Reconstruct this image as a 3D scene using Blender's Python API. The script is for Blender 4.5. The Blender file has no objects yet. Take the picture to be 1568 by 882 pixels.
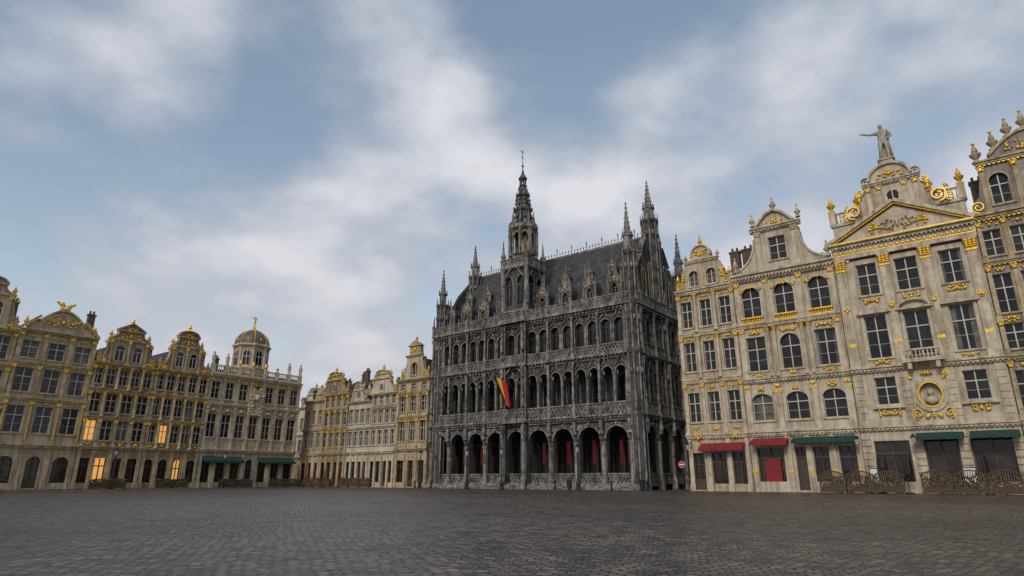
import bpy, math, random
from mathutils import Vector, Matrix
R=random.Random(7)
scn=bpy.context.scene
PI=math.pi

# ------------------------------------------------------------------ materials
def newmat(name):
    m=bpy.data.materials.new(name); m.use_nodes=True
    nt=m.node_tree; b=nt.nodes['Principled BSDF']
    return m,nt,b
def N(nt,t,**k):
    n=nt.nodes.new(t)
    for a,v in k.items(): setattr(n,a,v)
    return n
def stone(name,c1,c2,scale=.6,rough=.85,bump=.25,blocks=True,grime=(.5,.5,.5),gs=.6):
    m,nt,b=newmat(name); L=nt.links.new
    tc=N(nt,'ShaderNodeTexCoord')
    n1=N(nt,'ShaderNodeTexNoise'); n1.inputs['Scale'].default_value=scale; n1.inputs['Detail'].default_value=6; n1.inputs['Roughness'].default_value=.65
    L(tc.outputs['Object'],n1.inputs['Vector'])
    r=N(nt,'ShaderNodeValToRGB'); r.color_ramp.elements[0].position=.35; r.color_ramp.elements[1].position=.62
    r.color_ramp.elements[0].color=(*c2,1); r.color_ramp.elements[1].color=(*c1,1)
    L(n1.outputs['Fac'],r.inputs[0])
    mp=N(nt,'ShaderNodeMapping'); mp.inputs['Scale'].default_value=(2.2,2.2,.22)
    L(tc.outputs['Object'],mp.inputs['Vector'])
    n2=N(nt,'ShaderNodeTexNoise'); n2.inputs['Scale'].default_value=1.0; n2.inputs['Detail'].default_value=5
    L(mp.outputs[0],n2.inputs['Vector'])
    r2=N(nt,'ShaderNodeValToRGB'); r2.color_ramp.elements[0].position=.36; r2.color_ramp.elements[1].position=.56
    r2.color_ramp.elements[0].color=(*grime,1); r2.color_ramp.elements[1].color=(1,1,1,1)
    L(n2.outputs['Fac'],r2.inputs[0])
    mx=N(nt,'ShaderNodeMixRGB',blend_type='MULTIPLY'); mx.inputs[0].default_value=gs
    L(r.outputs[0],mx.inputs[1]); L(r2.outputs[0],mx.inputs[2])
    out=mx.outputs[0]
    n3=N(nt,'ShaderNodeTexNoise'); n3.inputs['Scale'].default_value=9; n3.inputs['Detail'].default_value=4
    L(tc.outputs['Object'],n3.inputs['Vector'])
    bp=N(nt,'ShaderNodeBump'); bp.inputs['Strength'].default_value=bump; bp.inputs['Distance'].default_value=.05
    if blocks:
        sp=N(nt,'ShaderNodeSeparateXYZ'); cb=N(nt,'ShaderNodeCombineXYZ')
        L(tc.outputs['Object'],sp.inputs[0])
        ad=N(nt,'ShaderNodeMath',operation='ADD'); L(sp.outputs[0],ad.inputs[0]); L(sp.outputs[1],ad.inputs[1])
        L(ad.outputs[0],cb.inputs[0]); L(sp.outputs[2],cb.inputs[1])
        br=N(nt,'ShaderNodeTexBrick'); br.inputs['Scale'].default_value=1; br.inputs['Brick Width'].default_value=.75; br.inputs['Row Height'].default_value=.36
        br.inputs['Mortar Size'].default_value=.014; br.inputs['Color1'].default_value=(1,1,1,1); br.inputs['Color2'].default_value=(.84,.83,.82,1); br.inputs['Mortar'].default_value=(.66,.64,.61,1)
        L(cb.outputs[0],br.inputs['Vector'])
        m2=N(nt,'ShaderNodeMixRGB',blend_type='MULTIPLY'); m2.inputs[0].default_value=.75
        L(out,m2.inputs[1]); L(br.outputs['Color'],m2.inputs[2]); out=m2.outputs[0]
    L(n3.outputs['Fac'],bp.inputs['Height']); L(bp.outputs[0],b.inputs['Normal'])
    L(out,b.inputs['Base Color']); b.inputs['Roughness'].default_value=rough
    b.inputs['Specular IOR Level'].default_value=.3
    return m
def plain(name,c,rough=.6,metal=0,var=.25,scale=3,emit=None,es=0,spec=.5):
    m,nt,b=newmat(name); L=nt.links.new
    tc=N(nt,'ShaderNodeTexCoord')
    n1=N(nt,'ShaderNodeTexNoise'); n1.inputs['Scale'].default_value=scale; n1.inputs['Detail'].default_value=4
    L(tc.outputs['Object'],n1.inputs['Vector'])
    r=N(nt,'ShaderNodeValToRGB'); r.color_ramp.elements[0].position=.3; r.color_ramp.elements[1].position=.7
    r.color_ramp.elements[0].color=(*[x*(1-var) for x in c],1); r.color_ramp.elements[1].color=(*[min(1,x*(1+var)) for x in c],1)
    L(n1.outputs['Fac'],r.inputs[0]); L(r.outputs[0],b.inputs['Base Color'])
    b.inputs['Roughness'].default_value=rough; b.inputs['Metallic'].default_value=metal
    b.inputs['Specular IOR Level'].default_value=spec
    if emit: b.inputs['Emission Color'].default_value=(*emit,1); b.inputs['Emission Strength'].default_value=es
    return m
def glassmat(name,c,rough=.06,spec=.4):
    m,nt,b=newmat(name); L=nt.links.new
    tc=N(nt,'ShaderNodeTexCoord')
    n1=N(nt,'ShaderNodeTexNoise'); n1.inputs['Scale'].default_value=.9; n1.inputs['Detail'].default_value=3
    L(tc.outputs['Object'],n1.inputs['Vector'])
    r=N(nt,'ShaderNodeValToRGB'); r.color_ramp.elements[0].position=.42; r.color_ramp.elements[1].position=.68
    r.color_ramp.elements[0].color=(*[x*.35 for x in c],1); r.color_ramp.elements[1].color=(*c,1)
    L(n1.outputs['Fac'],r.inputs[0]); L(r.outputs[0],b.inputs['Base Color'])
    bp=N(nt,'ShaderNodeBump'); bp.inputs['Strength'].default_value=.12; bp.inputs['Distance'].default_value=.03
    n2=N(nt,'ShaderNodeTexNoise'); n2.inputs['Scale'].default_value=2.5
    L(tc.outputs['Object'],n2.inputs['Vector']); L(n2.outputs['Fac'],bp.inputs['Height']); L(bp.outputs[0],b.inputs['Normal'])
    b.inputs['Roughness'].default_value=rough; b.inputs['Specular IOR Level'].default_value=spec
    return m
M={}
M['cream']=stone('cream_limestone',(.56,.47,.335),(.37,.30,.20),grime=(.45,.40,.33))
M['pale']=stone('pale_limestone',(.62,.55,.435),(.45,.385,.29),grime=(.5,.45,.38))
M['ochre']=stone('ochre_limestone',(.43,.33,.19),(.25,.185,.10),grime=(.42,.37,.3))
M['tan']=stone('tan_limestone',(.38,.30,.18),(.24,.18,.105),grime=(.42,.38,.32))
M['grey']=stone('grey_limestone',(.36,.33,.285),(.235,.21,.18),grime=(.5,.48,.45))
M['white']=stone('white_render',(.59,.53,.43),(.44,.39,.31),blocks=False,grime=(.6,.56,.5))
M['trimc']=stone('cream_trim_stone',(.62,.54,.41),(.40,.335,.24),blocks=False,scale=1.5,grime=(.42,.38,.33))
M['trimo']=stone('ochre_trim_stone',(.51,.41,.26),(.30,.235,.14),blocks=False,scale=1.5,grime=(.42,.38,.32))
M['sooty']=stone('sooty_gothic_stone',(.125,.117,.108),(.038,.036,.036),scale=.8,grime=(.4,.4,.42))
M['sootyt']=stone('gothic_trim_stone',(.33,.305,.27),(.08,.075,.07),blocks=False,scale=1.6,grime=(.32,.32,.34),gs=.7)
M['gold']=plain('gilding',(.86,.49,.055),.34,.4,.35,6)
M['dullgold']=plain('worn_gilding',(.46,.31,.11),.45,.3,.4,6)
M['slate']=stone('roof_slate',(.085,.08,.078),(.036,.035,.036),scale=1.2,rough=.65,blocks=True,grime=(.6,.6,.6))
M['tile']=stone('dark_roof_tile',(.08,.06,.048),(.04,.033,.028),scale=2,rough=.75,blocks=True)
M['lead']=plain('lead_dome',(.11,.095,.075),.55,.1,.4,2)
M['glass']=glassmat('window_glass',(.024,.026,.028))
M['curtain']=glassmat('curtained_glass',(.16,.15,.13),.25)
M['frame']=plain('painted_window_frame',(.50,.46,.39),.5,0,.12,4)
M['darkframe']=plain('dark_window_frame',(.07,.045,.035),.5,0,.2,4)
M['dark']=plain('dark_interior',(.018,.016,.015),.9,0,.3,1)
M['shop']=glassmat('shop_glass',(.05,.035,.025),.05)
M['lit']=plain('warm_lit_window',(.4,.25,.1),.5,0,.5,2,(1,.46,.11),.7)
M['red']=plain('red_drape',(.15,.010,.018),.85,0,.4,2)
M['awnred']=plain('red_awning_canvas',(.22,.016,.02),.8,0,.25,3)
M['awngreen']=plain('green_awning_canvas',(.008,.05,.038),.8,0,.25,3)
M['iron']=plain('black_iron',(.025,.025,.027),.45,.4,.2,5)
M['wood']=plain('dark_timber',(.06,.038,.024),.6,0,.3,3)
M['brick']=plain('chimney_brick',(.11,.07,.055),.85,0,.35,5)
M['statue']=stone('statue_stone',(.52,.47,.37),(.26,.23,.18),blocks=False,scale=3)
M['planter']=plain('wicker_barrier',(.12,.085,.055),.8,0,.4,9)
M['flora']=plain('autumn_foliage',(.12,.085,.04),.8,0,.7,7)
M['flag_k']=plain('flag_black_cloth',(.012,.012,.012),.8)
M['flag_y']=plain('flag_yellow_cloth',(.75,.45,.02),.8,0,.08)
M['flag_r']=plain('flag_red_cloth',(.5,.02,.03),.8,0,.08)
M['signred']=plain('sign_red',(.5,.01,.015),.4,0,.05)
M['signwhite']=plain('sign_white',(.7,.7,.68),.4,0,.05)
M['lampglass']=plain('lantern_glass',(.4,.4,.38),.2,0,.1)
M['lamplit']=plain('lit_lantern',(.8,.6,.3),.3,0,.1,3,(1,.6,.22),14)

# ------------------------------------------------------------------ mesh builder
def mk_blob():
    v=[(1,0,0),(-1,0,0),(0,1,0),(0,-1,0),(0,0,1),(0,0,-1)]
    f=[(0,2,4),(2,1,4),(1,3,4),(3,0,4),(2,0,5),(1,2,5),(3,1,5),(0,3,5)]
    V=[Vector(p) for p in v]; F=[];mid={}
    def md(a,b):
        k=(min(a,b),max(a,b))
        if k not in mid: V.append(((V[a]+V[b])/2).normalized()); mid[k]=len(V)-1
        return mid[k]
    for a,b,c in f:
        x,y,z=md(a,b),md(b,c),md(c,a); F+= [(a,x,z),(x,b,y),(z,y,c),(x,y,z)]
    return [tuple(p) for p in V],F
BV,BF=mk_blob()

class Bld:
    def __init__(s,name,P,d,mats):
        s.name=name; s.parts={}; s.mats=mats; s.sm=set()
        m=math.hypot(*d); d=(d[0]/m,d[1]/m); s.d=d; s.P=P
        s.root=bpy.data.objects.new(name,None); s.root.empty_display_size=.5
        s.root.matrix_world=Matrix(((d[0],-d[1],0,P[0]),(d[1],d[0],0,P[1]),(0,0,1,0),(0,0,0,1)))
        scn.collection.objects.link(s.root)
    def add(s,part,vs,fs):
        V,F=s.parts.setdefault(part,([],[])); o=len(V)
        V.extend(vs); F.extend([tuple(i+o for i in f) for f in fs])
    def box(s,part,x0,x1,y0,y1,z0,z1):
        s.add(part,[(x0,y0,z0),(x1,y0,z0),(x1,y1,z0),(x0,y1,z0),(x0,y0,z1),(x1,y0,z1),(x1,y1,z1),(x0,y1,z1)],
              [(0,3,2,1),(4,5,6,7),(0,1,5,4),(1,2,6,5),(2,3,7,6),(3,0,4,7)])
    def prism(s,part,pts,y0,y1):
        n=len(pts); s.add(part,[(x,y0,z) for x,z in pts]+[(x,y1,z) for x,z in pts],
            [tuple(range(n)),tuple(range(2*n-1,n-1,-1))]+[(i,(i+1)%n,(i+1)%n+n,i+n) for i in range(n)])
    def prismx(s,part,pts,x0,x1):
        n=len(pts); s.add(part,[(x0,y,z) for y,z in pts]+[(x1,y,z) for y,z in pts],
            [tuple(range(n)),tuple(range(2*n-1,n-1,-1))]+[(i,(i+1)%n,(i+1)%n+n,i+n) for i in range(n)])
    def lathe(s,part,cx,cy,prof,n=8,ph=None):
        ph=PI/n if ph is None else ph
        V=[];F=[]
        for r,z in prof:
            for i in range(n):
                a=ph+2*PI*i/n; V.append((cx+r*math.cos(a),cy+r*math.sin(a),z))
        for k in range(len(prof)-1):
            for i in range(n):
                j=(i+1)%n; F.append((k*n+i,k*n+j,(k+1)*n+j,(k+1)*n+i))
        F.append(tuple(range((len(prof)-1)*n,len(prof)*n)))
        s.add(part,V,F)
    def blob(s,part,x,y,z,rx,ry=None,rz=None):
        ry=rx if ry is None else ry; rz=rx if rz is None else rz
        s.add(part,[(x+a*rx,y+b*ry,z+c*rz) for a,b,c in BV],BF)
    def orn(s,part,x,y,z,w,h,n=6,d=.09):
        for i in range(n):
            a=R.random()*w/2; c=(R.random()-.5)*h; r=.05+.045*R.random()
            r1=r*(1+R.random()); r2=r*(1+R.random())
            for sg in (1,-1): s.blob(part,x+sg*a,y,z+c,r1,d,r2)
        s.blob(part,x,y-.03,z,.12,.12,h*.33)
    def volute(s,part,x,y,z,r,sg=1,d=.16):
        """spiral scroll: tail outward/down, curling into an eye"""
        pts=[]
        for i in range(19):
            t=i/18; a=-PI*.5+t*PI*3.0; rr=r*(1.15-.85*t)
            pts.append((x+sg*math.cos(a)*rr,z+math.sin(a)*rr))
        if sg>0: pts=pts[::-1]
        s.ring(part,pts,r*.2,y-d*.6,y+d*.5); s.blob(part,x,y-d*.4,z,r*.2,d*.5,r*.2)
    def ring(s,part,pts,th,y0,y1,closed=False):
        n=len(pts); off=[]
        for i in range(n):
            a=pts[i-1] if (i>0 or closed) else pts[i]; c=pts[(i+1)%n] if (i<n-1 or closed) else pts[i]
            dx,dz=c[0]-a[0],c[1]-a[1]; l=math.hypot(dx,dz) or 1
            off.append((pts[i][0]-dz/l*th,pts[i][1]+dx/l*th))
        V=[(x,y0,z) for x,z in pts]+[(x,y0,z) for x,z in off]+[(x,y1,z) for x,z in pts]+[(x,y1,z) for x,z in off]
        F=[]
        for i in range(n if closed else n-1):
            j=(i+1)%n
            F+=[(i,j,n+j,n+i),(n+i,n+j,3*n+j,3*n+i),(i,2*n+i,2*n+j,j),(2*n+i,3*n+i,3*n+j,2*n+j)]
        if not closed: F+=[(0,n,3*n,2*n),(n-1,2*n-1,4*n-1,3*n-1)]
        s.add(part,V,F)
    @staticmethod
    def outline(xa,xb,za,zb,arch):
        w=xb-xa;c=(xa+xb)/2
        if arch=='': return [(xa,za),(xa,zb),(xb,zb),(xb,za)]
        rise={'r':w/2,'s':w*.16,'p':w*.8,'e':w*.34}[arch]; n=10; sp=zb-rise; P=[(xa,za)]
        for i in range(n+1):
            a=PI-PI*i/n; x=c+math.cos(a)*w/2
            if arch=='p':
                t=abs(math.cos(a)); z=sp+rise*math.sqrt(max(0,1-(.5+.5*t)**2))/.866
            else: z=sp+rise*math.sin(a)
            P.append((x,z))
        P.append((xb,za)); return P
    def cell(s,x0,x1,z0,z1,xa,xb,za,zb,arch='',y=0,dep=.32,part='walls',close=False):
        o=s.outline(xa,xb,za,zb,arch); top=o[1:-1] if arch else o[1:3]
        V=[];F=[]
        def q(a,b,c,d):
            k=len(V); V.extend([a,b,c,d]); F.append((k,k+1,k+2,k+3))
        q((x0,y,z0),(xa,y,z0),(xa,y,z1),(x0,y,z1)); q((xb,y,z0),(x1,y,z0),(x1,y,z1),(xb,y,z1))
        if za>z0: q((xa,y,z0),(xb,y,z0),(xb,y,za),(xa,y,za))
        for i in range(len(top)-1):
            a,b=top[i],top[i+1]; q((a[0],y,a[1]),(b[0],y,b[1]),(b[0],y,z1),(a[0],y,z1))
        n=len(o)
        for i in range(n):
            a,b=o[i],o[(i+1)%n]; q((a[0],y,a[1]),(b[0],y,b[1]),(b[0],y+dep,b[1]),(a[0],y+dep,a[1]))
        if close:
            yy=y+dep
            q((x0,yy,z0),(xa,yy,z0),(xa,yy,z1),(x0,yy,z1)); q((xb,yy,z0),(x1,yy,z0),(x1,yy,z1),(xb,yy,z1))
            if za>z0: q((xa,yy,z0),(xb,yy,z0),(xb,yy,za),(xa,yy,za))
            for i in range(len(top)-1):
                a,b=top[i],top[i+1]; q((a[0],yy,a[1]),(b[0],yy,b[1]),(b[0],yy,z1),(a[0],yy,z1))
        s.add(part,V,F); return o
    def pane(s,o,y,part):
        s.add(part,[(x,y,z) for x,z in o],[tuple(range(len(o)))])
    def window(s,x0,x1,z0,z1,xa,xb,za,zb,arch='',y=0,dep=.32,style='x',sur=.14,surpart='trim',sill=True,glass=None,framep='frames'):
        o=s.cell(x0,x1,z0,z1,xa,xb,za,zb,arch,y,dep)
        g=glass or ('curtains' if R.random()<.08 else 'glass')
        s.pane(o,y+dep-.01,g)
        if g=='glass' and R.random()<.3 and arch=='' and dep>.2:
            w=(xb-xa)*(.12+.15*R.random()); s.box('curtains',xa+.02,xa+w,y+dep-.014,y+dep-.012,za+.02,zb-.02); s.box('curtains',xb-w,xb-.02,y+dep-.014,y+dep-.012,za+.02,zb-.02)
        yf=y+dep-.10; ye=y+dep-.02; f=.055
        top=zb-{'':0,'r':(xb-xa)/2,'s':(xb-xa)*.16,'p':(xb-xa)*.8,'e':(xb-xa)*.34}[arch]
        c=(xa+xb)/2
        s.box(framep,xa,xa+f,yf,ye,za,top); s.box(framep,xb-f,xb,yf,ye,za,top)
        s.box(framep,xa+f,xb-f,yf,ye,za,za+f)
        if arch=='': s.box(framep,xa+f,xb-f,yf,ye,zb-f,zb)
        if style=='x':
            s.box(framep,c-.045,c+.045,yf-.03,ye,za+f,zb-f)
            zt=za+(zb-za)*.64; s.box(framep,xa+f,xb-f,yf-.035,ye-.002,zt-.045,zt+.045)
            zz=za+(zb-za)*.32
            s.box(framep,xa+f,xb-f,yf+.034,ye-.001,zz-.013,zz+.013)
        elif style=='m':
            s.box(framep,c-.04,c+.04,yf-.02,ye,za+f,zb-f)
            for k in (1,2):
                zz=za+(zb-za)*k/3
                if zz<=top: s.box(framep,xa+f,xb-f,yf+.02,ye-.001,zz-.018,zz+.018)
        elif style=='t':
            zt=za+(zb-za)*.7; s.box(framep,xa+f,xb-f,yf-.02,ye,zt-.035,zt+.035)
            s.box(framep,c-.025,c+.025,yf-.018,ye,za+f,zt-.035)
        if sur: s.ring(surpart,o,sur,y-.06,y+.02)
        if sill: s.box('trim',xa-.2,xb+.2,y-.14,y+.05,za-.16,za-.003)
        return o
    def cornice(s,x0,x1,z,h=.5,p=.35,y=0,part='trim',gold=False,dent=True):
        s.box(part,x0-.02,x1+.02,y-p*.35,y+.1,z,z+h*.35)
        s.box(part,x0-.03,x1+.03,y-p*.7,y+.1,z+h*.35,z+h*.7)
        s.box(part,x0-.04,x1+.04,y-p,y+.1,z+h*.7,z+h)
        if gold: s.box('gilding',x0,x1,y-p*.35-.04,y,z+h*.08,z+h*.27)
        if dent:
            n=max(2,int((x1-x0)/.32)); 
            for i in range(n):
                xx=x0+(i+.5)*(x1-x0)/n; s.box(part,xx-.07,xx+.07,y-p*.62-.06,y-p*.3,z+h*.14,z+h*.345)
    def pilaster(s,x,w,z0,z1,y=0,d=.14,cap='gilding',part='trim',gold_strip=False):
        s.box(part,x-w/2,x+w/2,y-d,y+.02,z0+.3,z1-.42)
        s.box(part,x-w/2-.07,x+w/2+.07,y-d-.07,y+.02,z0,z0+.3)
        s.box(part,x-w/2-.08,x+w/2+.08,y-d-.1,y+.02,z1-.1,z1)
        s.box(cap,x-w/2-.03,x+w/2+.03,y-d-.04,y+.02,z1-.42,z1-.1)
        for sg in (-1,1):
            s.blob(cap,x+sg*w*.5,y-d-.06,z1-.18,.11,.1,.11); s.blob(cap,x+sg*w*.25,y-d-.07,z1-.36,.1,.08,.13)
        if gold_strip: s.box('gilding',x-.05,x+.05,y-d-.03,y-d+.01,z0+.5,z1-.6)
    def column(s,x,y,z0,z1,r=.2,part='trim',cap='gilding'):
        s.lathe(part,x,y,[(r*1.5,z0),(r*1.5,z0+.15),(r*1.1,z0+.25),(r,z0+.35),(r*.88,z1-.45)],10)
        s.lathe(cap,x,y,[(r*.9,z1-.46),(r*1.3,z1-.15),(r*1.55,z1-.1)],10)
        s.box(part,x-r*1.6,x+r*1.6,y-r*1.6,y+r*1.6,z1-.1,z1)
    def balustrade(s,x0,x1,y,z0,z1,part='trim',sp=.3,piers=True,th=.2):
        s.box(part,x0,x1,y,y+th,z0,z0+.12); s.box(part,x0,x1,y-.03,y+th+.03,z1-.13,z1)
        n=max(2,int((x1-x0)/sp)); h=z1-z0
        for i in range(n):
            xx=x0+(i+.5)*(x1-x0)/n
            s.lathe(part,xx,y+th/2,[(.05,z0+.12),(.095,z0+.12+h*.2),(.045,z0+.12+h*.42),(.075,z1-.13)],6)
    def urn(s,part,x,y,z,h=1.0):
        s.lathe(part,x,y,[(.2*h,z),(.22*h,z+.08*h),(.08*h,z+.2*h),(.24*h,z+.42*h),(.27*h,z+.5*h),(.12*h,z+.6*h),(.15*h,z+.66*h),(.12*h,z+.8*h),(.05*h,z+.95*h),(.01*h,z+1.1*h)],10)
    def pinnacle(s,x,y,z0,h,w,part='trim',base=.4,n=8,crock=4):
        zb=z0+h*base
        s.lathe(part,x,y,[(w,z0),(w,zb-.25*w),(w*1.3,zb-.1*w),(w*1.3,zb+.15*w),(w*.85,zb+.3*w)],n)
        for i in range(4):
            a=PI/4+i*PI/2; s.lathe(part,x+math.cos(a)*w*1.05,y+math.sin(a)*w*1.05,[(w*.22,zb-.3*w),(w*.22,zb+.6*w),(.01,zb+1.5*w)],4)
        s.lathe(part,x,y,[(w*.82,zb),(w*.5,zb+(h-h*base)*.4),(.05,z0+h*.95)],n)
        for k in range(crock):
            f=(k+.6)/(crock+.3); zz=zb+(z0+h*.93-zb)*f; rr=w*.85*(1-f)+.05
            for i in range(4):
                a=i*PI/2; q=max(.05,w*.19)
                s.blob(part,x+math.cos(a)*rr,y+math.sin(a)*rr,zz,q,q,q*.8)
        s.blob(part,x,y,z0+h*.95,max(.06,w*.26)); s.lathe(part,x,y,[(.03,z0+h*.94),(.01,z0+h*1.04)],4)
    def chimney(s,x,y,z0,z1,w=.5,part='chimneys'):
        s.box(part,x-w,x+w,y-w*.6,y+w*.6,z0,z1); s.box(part,x-w-.08,x+w+.08,y-w*.6-.08,y+w*.6+.08,z1,z1+.2)
        for sg in (-.5,.5): s.lathe(part,x+sg*w,y,[(.14,z1+.2),(.11,z1+.65)],8)
    def awning(s,part,x0,x1,z,proj=1.3,drop=.7,y=-.1):
        n=max(3,int((x1-x0)/.3))
        s.add(part,[(x0,y,z),(x1,y,z),(x1,y-proj,z-drop),(x0,y-proj,z-drop)],[(0,1,2,3)])
        V=[];F=[]
        for i in range(n+1):
            x=x0+(x1-x0)*i/n; dy=.02*math.sin(i*1.7)
            V+=[(x,y-proj,z-drop),(x,y-proj+dy,z-drop-.28-.03*math.cos(i*2.6))]
            if i: F.append((2*i-2,2*i,2*i+1,2*i-1))
        s.add(part,V,F)
        for xx in (x0,x1): s.add(part,[(xx,y,z),(xx,y-proj,z-drop),(xx,y-proj,z-drop-.28),(xx,y,z-.3)],[(0,1,2,3)])
    def body(s,x0,x1,y1,z1,part='walls'):
        s.box(part,x0+.01,x1-.01,.36,y1,0,z1)
        s.box(part,x0+.005,x0+.2,.004,.37,0,z1-.01); s.box(part,x1-.2,x1-.005,.004,.37,0,z1-.01)
    def roofprism(s,x0,x1,z0,zr,y0,y1,part='roof'):
        c=(x0+x1)/2; s.prism(part,[(x0,z0),(x1,z0),(c,zr)],y0,y1)
    def done(s):
        for p,(V,F) in s.parts.items():
            me=bpy.data.meshes.new(s.name+'_'+p); me.from_pydata(V,[],F)
            mt=s.mats.get(p) or DEF[p]; me.materials.append(M[mt]); me.update()
            if p in ('gilding','ornament') : 
                for q in me.polygons: q.use_smooth=len(q.vertices)==3
            ob=bpy.data.objects.new(p,me); scn.collection.objects.link(ob); ob.parent=s.root
DEF=dict(walls='cream',trim='trimc',gilding='gold',glass='glass',curtains='curtain',frames='frame',roof='slate',chimneys='brick',
   ornament='trimc',shopglass='shop',lit='lit',shopfront='wood',interior='dark',awning='awnred',green_awning='awngreen',dome='lead',iron='iron',drapes='red',darkframes='darkframe')

PR=(13.6,68.0); dN=(.79,-.61); Q=(-34.0,101.0); dL=(.61,.79)
m_=math.hypot(*dN); dNn=(.79/m_,-.61/m_); nN=(.61/m_,.79/m_); dLn=(.61/m_,.79/m_); nL=(-.79/m_,.61/m_)
def ptN(t,o): return (PR[0]+t*dNn[0]+o*nN[0],PR[1]+t*dNn[1]+o*nN[1])
def ptL(t,o): return (Q[0]+t*dLn[0]+o*nL[0],Q[1]+t*dLn[1]+o*nL[1])

def floor(b,x0,x1,z0,z1,n,za,zb,ww,arch='',style='x',pil=True,pw=.34,gold=True,sur=.13,endpil=True,margin=0,cap='gilding',orn=0,litp=0,surpart='trim',cols=False,sill=True,gstrip=False,m_frames='frames'):
    cw=(x1-x0-2*margin)/n
    for i in range(n):
        a=x0+margin+i*cw; c=a+cw/2
        xa=a if i else x0; xb=a+cw if i<n-1 else x1
        g='lit' if R.random()<litp else None
        b.window(xa,xb,z0,z1,c-ww/2,c+ww/2,za,zb,arch,style=style,sur=sur,glass=g,surpart=surpart,sill=sill,framep=m_frames)
        if orn>0: b.orn('gilding',c,-.08,(zb+z1)/2+.05,ww*.8,min(.5,(z1-zb)*.6),orn)
        if orn>1 and za-z0>.6: b.orn('gilding',c,-.08,(za+z0)/2-.1,ww*.6,min(.4,(za-z0)*.5),orn)
    if pil:
        for i in range(n+1):
            if (i==0 or i==n) and not endpil: continue
            xx=x0+margin+i*cw
            if i==0: xx+=pw/2+.04-margin
            if i==n: xx-=pw/2+.04-margin
            if cols and 0<i<n: b.column(xx,-.22,z0,z1,.17,cap=cap)
            else: b.pilaster(xx,pw,z0,z1,cap=cap,gold_strip=gstrip)
def shopfloor(b,x0,x1,z1,n,zb,ww,arch='',litp=.0,glass='shopglass',pil=True,door=None):
    cw=(x1-x0)/n
    for i in range(n):
        a=x0+i*cw;c=a+cw/2
        isd=(door==i)
        za=.12 if isd else .7
        w=ww*.8 if isd else ww
        o=b.cell(a,a+cw,0,z1,c-w/2,c+w/2,za,zb,arch,dep=.34)
        b.pane(o,.33,'lit' if R.random()<litp else glass)
        fp='shopfront'
        b.box(fp,c-w/2,c-w/2+.1,.2,.32,za,zb-.02 if arch=='' else zb-w*.4); b.box(fp,c+w/2-.1,c+w/2,.2,.32,za,zb-.02 if arch=='' else zb-w*.4)
        b.box(fp,c-.05,c+.05,.2,.32,za,zb-.05)
        zt=za+(zb-za)*.68; b.box(fp,c-w/2+.1,c+w/2-.1,.19,.318,zt-.06,zt+.06)
        if isd: b.box(fp,c-w/2+.1,c+w/2-.1,.22,.315,za,za+1.0)
        b.ring('trim',o,.12,-.05,.02)
    if pil:
        for i in range(n+1):
            xx=x0+i*cw+(.25 if i==0 else (-.25 if i==n else 0))
            b.box('trim',xx-.2,xx+.2,-.12,.02,0,z1-.02); b.box('trim',xx-.26,xx+.26,-.2,.02,0,.6)

def scroll_gable(b,x0,x1,z0,zs,zp,hw_top,y0=-.02,y1=.45,part='walls',cop='trim',gold=True,cap='seg'):
    """two-tier volute gable with a small crowning pediment"""
    c=(x0+x1)/2; hw=(x1-x0)/2
    def sweep(xa,za,xb,zb,n=9):
        P=[(xa,za),(xa,za+.25*(zb-za)*.6)]
        for i in range(n+1):
            t=i/n; P.append((xa-.12*(xa-xb)-(xa-xb)*.88*math.sin(t*PI/2),za+.15*(zb-za)+(zb-za)*.85*(1-math.cos(t*PI/2))))
        return P
    zm=zs+(zp-zs)*.52; hw2=hw_top*.62
    s1=sweep(hw,z0,hw_top,zs); s2=sweep(hw_top+.05,zs,hw2,zm,7)
    capn=8; top=[]
    for i in range(capn+1):
        u=-1+2*i/capn
        zz=zm+.15+((zp-zm-.15)*(math.sqrt(max(0,1-u*u))*.75 if cap=='seg' else (1-abs(u))))
        top.append((c+u*(hw2+.18),zz))
    half=s1+s2
    L_=[(c-x,z) for x,z in half]; R_=[(c+x,z) for x,z in reversed(half)]
    b.prism(part,L_+top+R_,y0,y1)
    for seg in (s1[1:],s2[1:]):
        b.ring(cop,[(c-x,z) for x,z in seg],.13,y0-.14,y1+.05); b.ring(cop,[(c+x,z) for x,z in reversed(seg)],.13,y0-.141,y1+.051)
    b.ring(cop,top,.17,y0-.28,y1+.08)
    b.box(cop,c-hw_top-.2,c+hw_top+.2,y0-.25,y1+.04,zs-.1,zs+.14); b.box(cop,c-hw2-.25,c+hw2+.25,y0-.25,y1+.04,zm-.02,zm+.16)
    if gold:
        for sg in (-1,1):
            b.volute('gilding',c+sg*(hw-.45),y0-.06,z0+.5,.36,sg); b.volute('gilding',c+sg*(hw_top+.32),y0-.06,zs-.42,.26,sg)
            b.volute('gilding',c+sg*(hw_top-.12),y0-.06,zs+.4,.2,sg)
            b.urn(cop,c+sg*(hw-.25),.15,z0+.5,1.2); b.urn('gilding',c+sg*(hw_top+.02),.15,zs+.15,1.0)
        b.orn('gilding',c,y0-.08,(zs+zm)/2+.05,hw2*1.5,(zm-zs)*.6,8); b.orn('gilding',c,y0-.1,zm+(zp-zm)*.4,hw2*1.2,(zp-zm)*.4,5)
    b.lathe('gilding',c,.15,[(.16,zp-.1),(.1,zp+.1),(.24,zp+.35),(.22,zp+.5),(.08,zp+.75),(.02,zp+1.0)],8)

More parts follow.
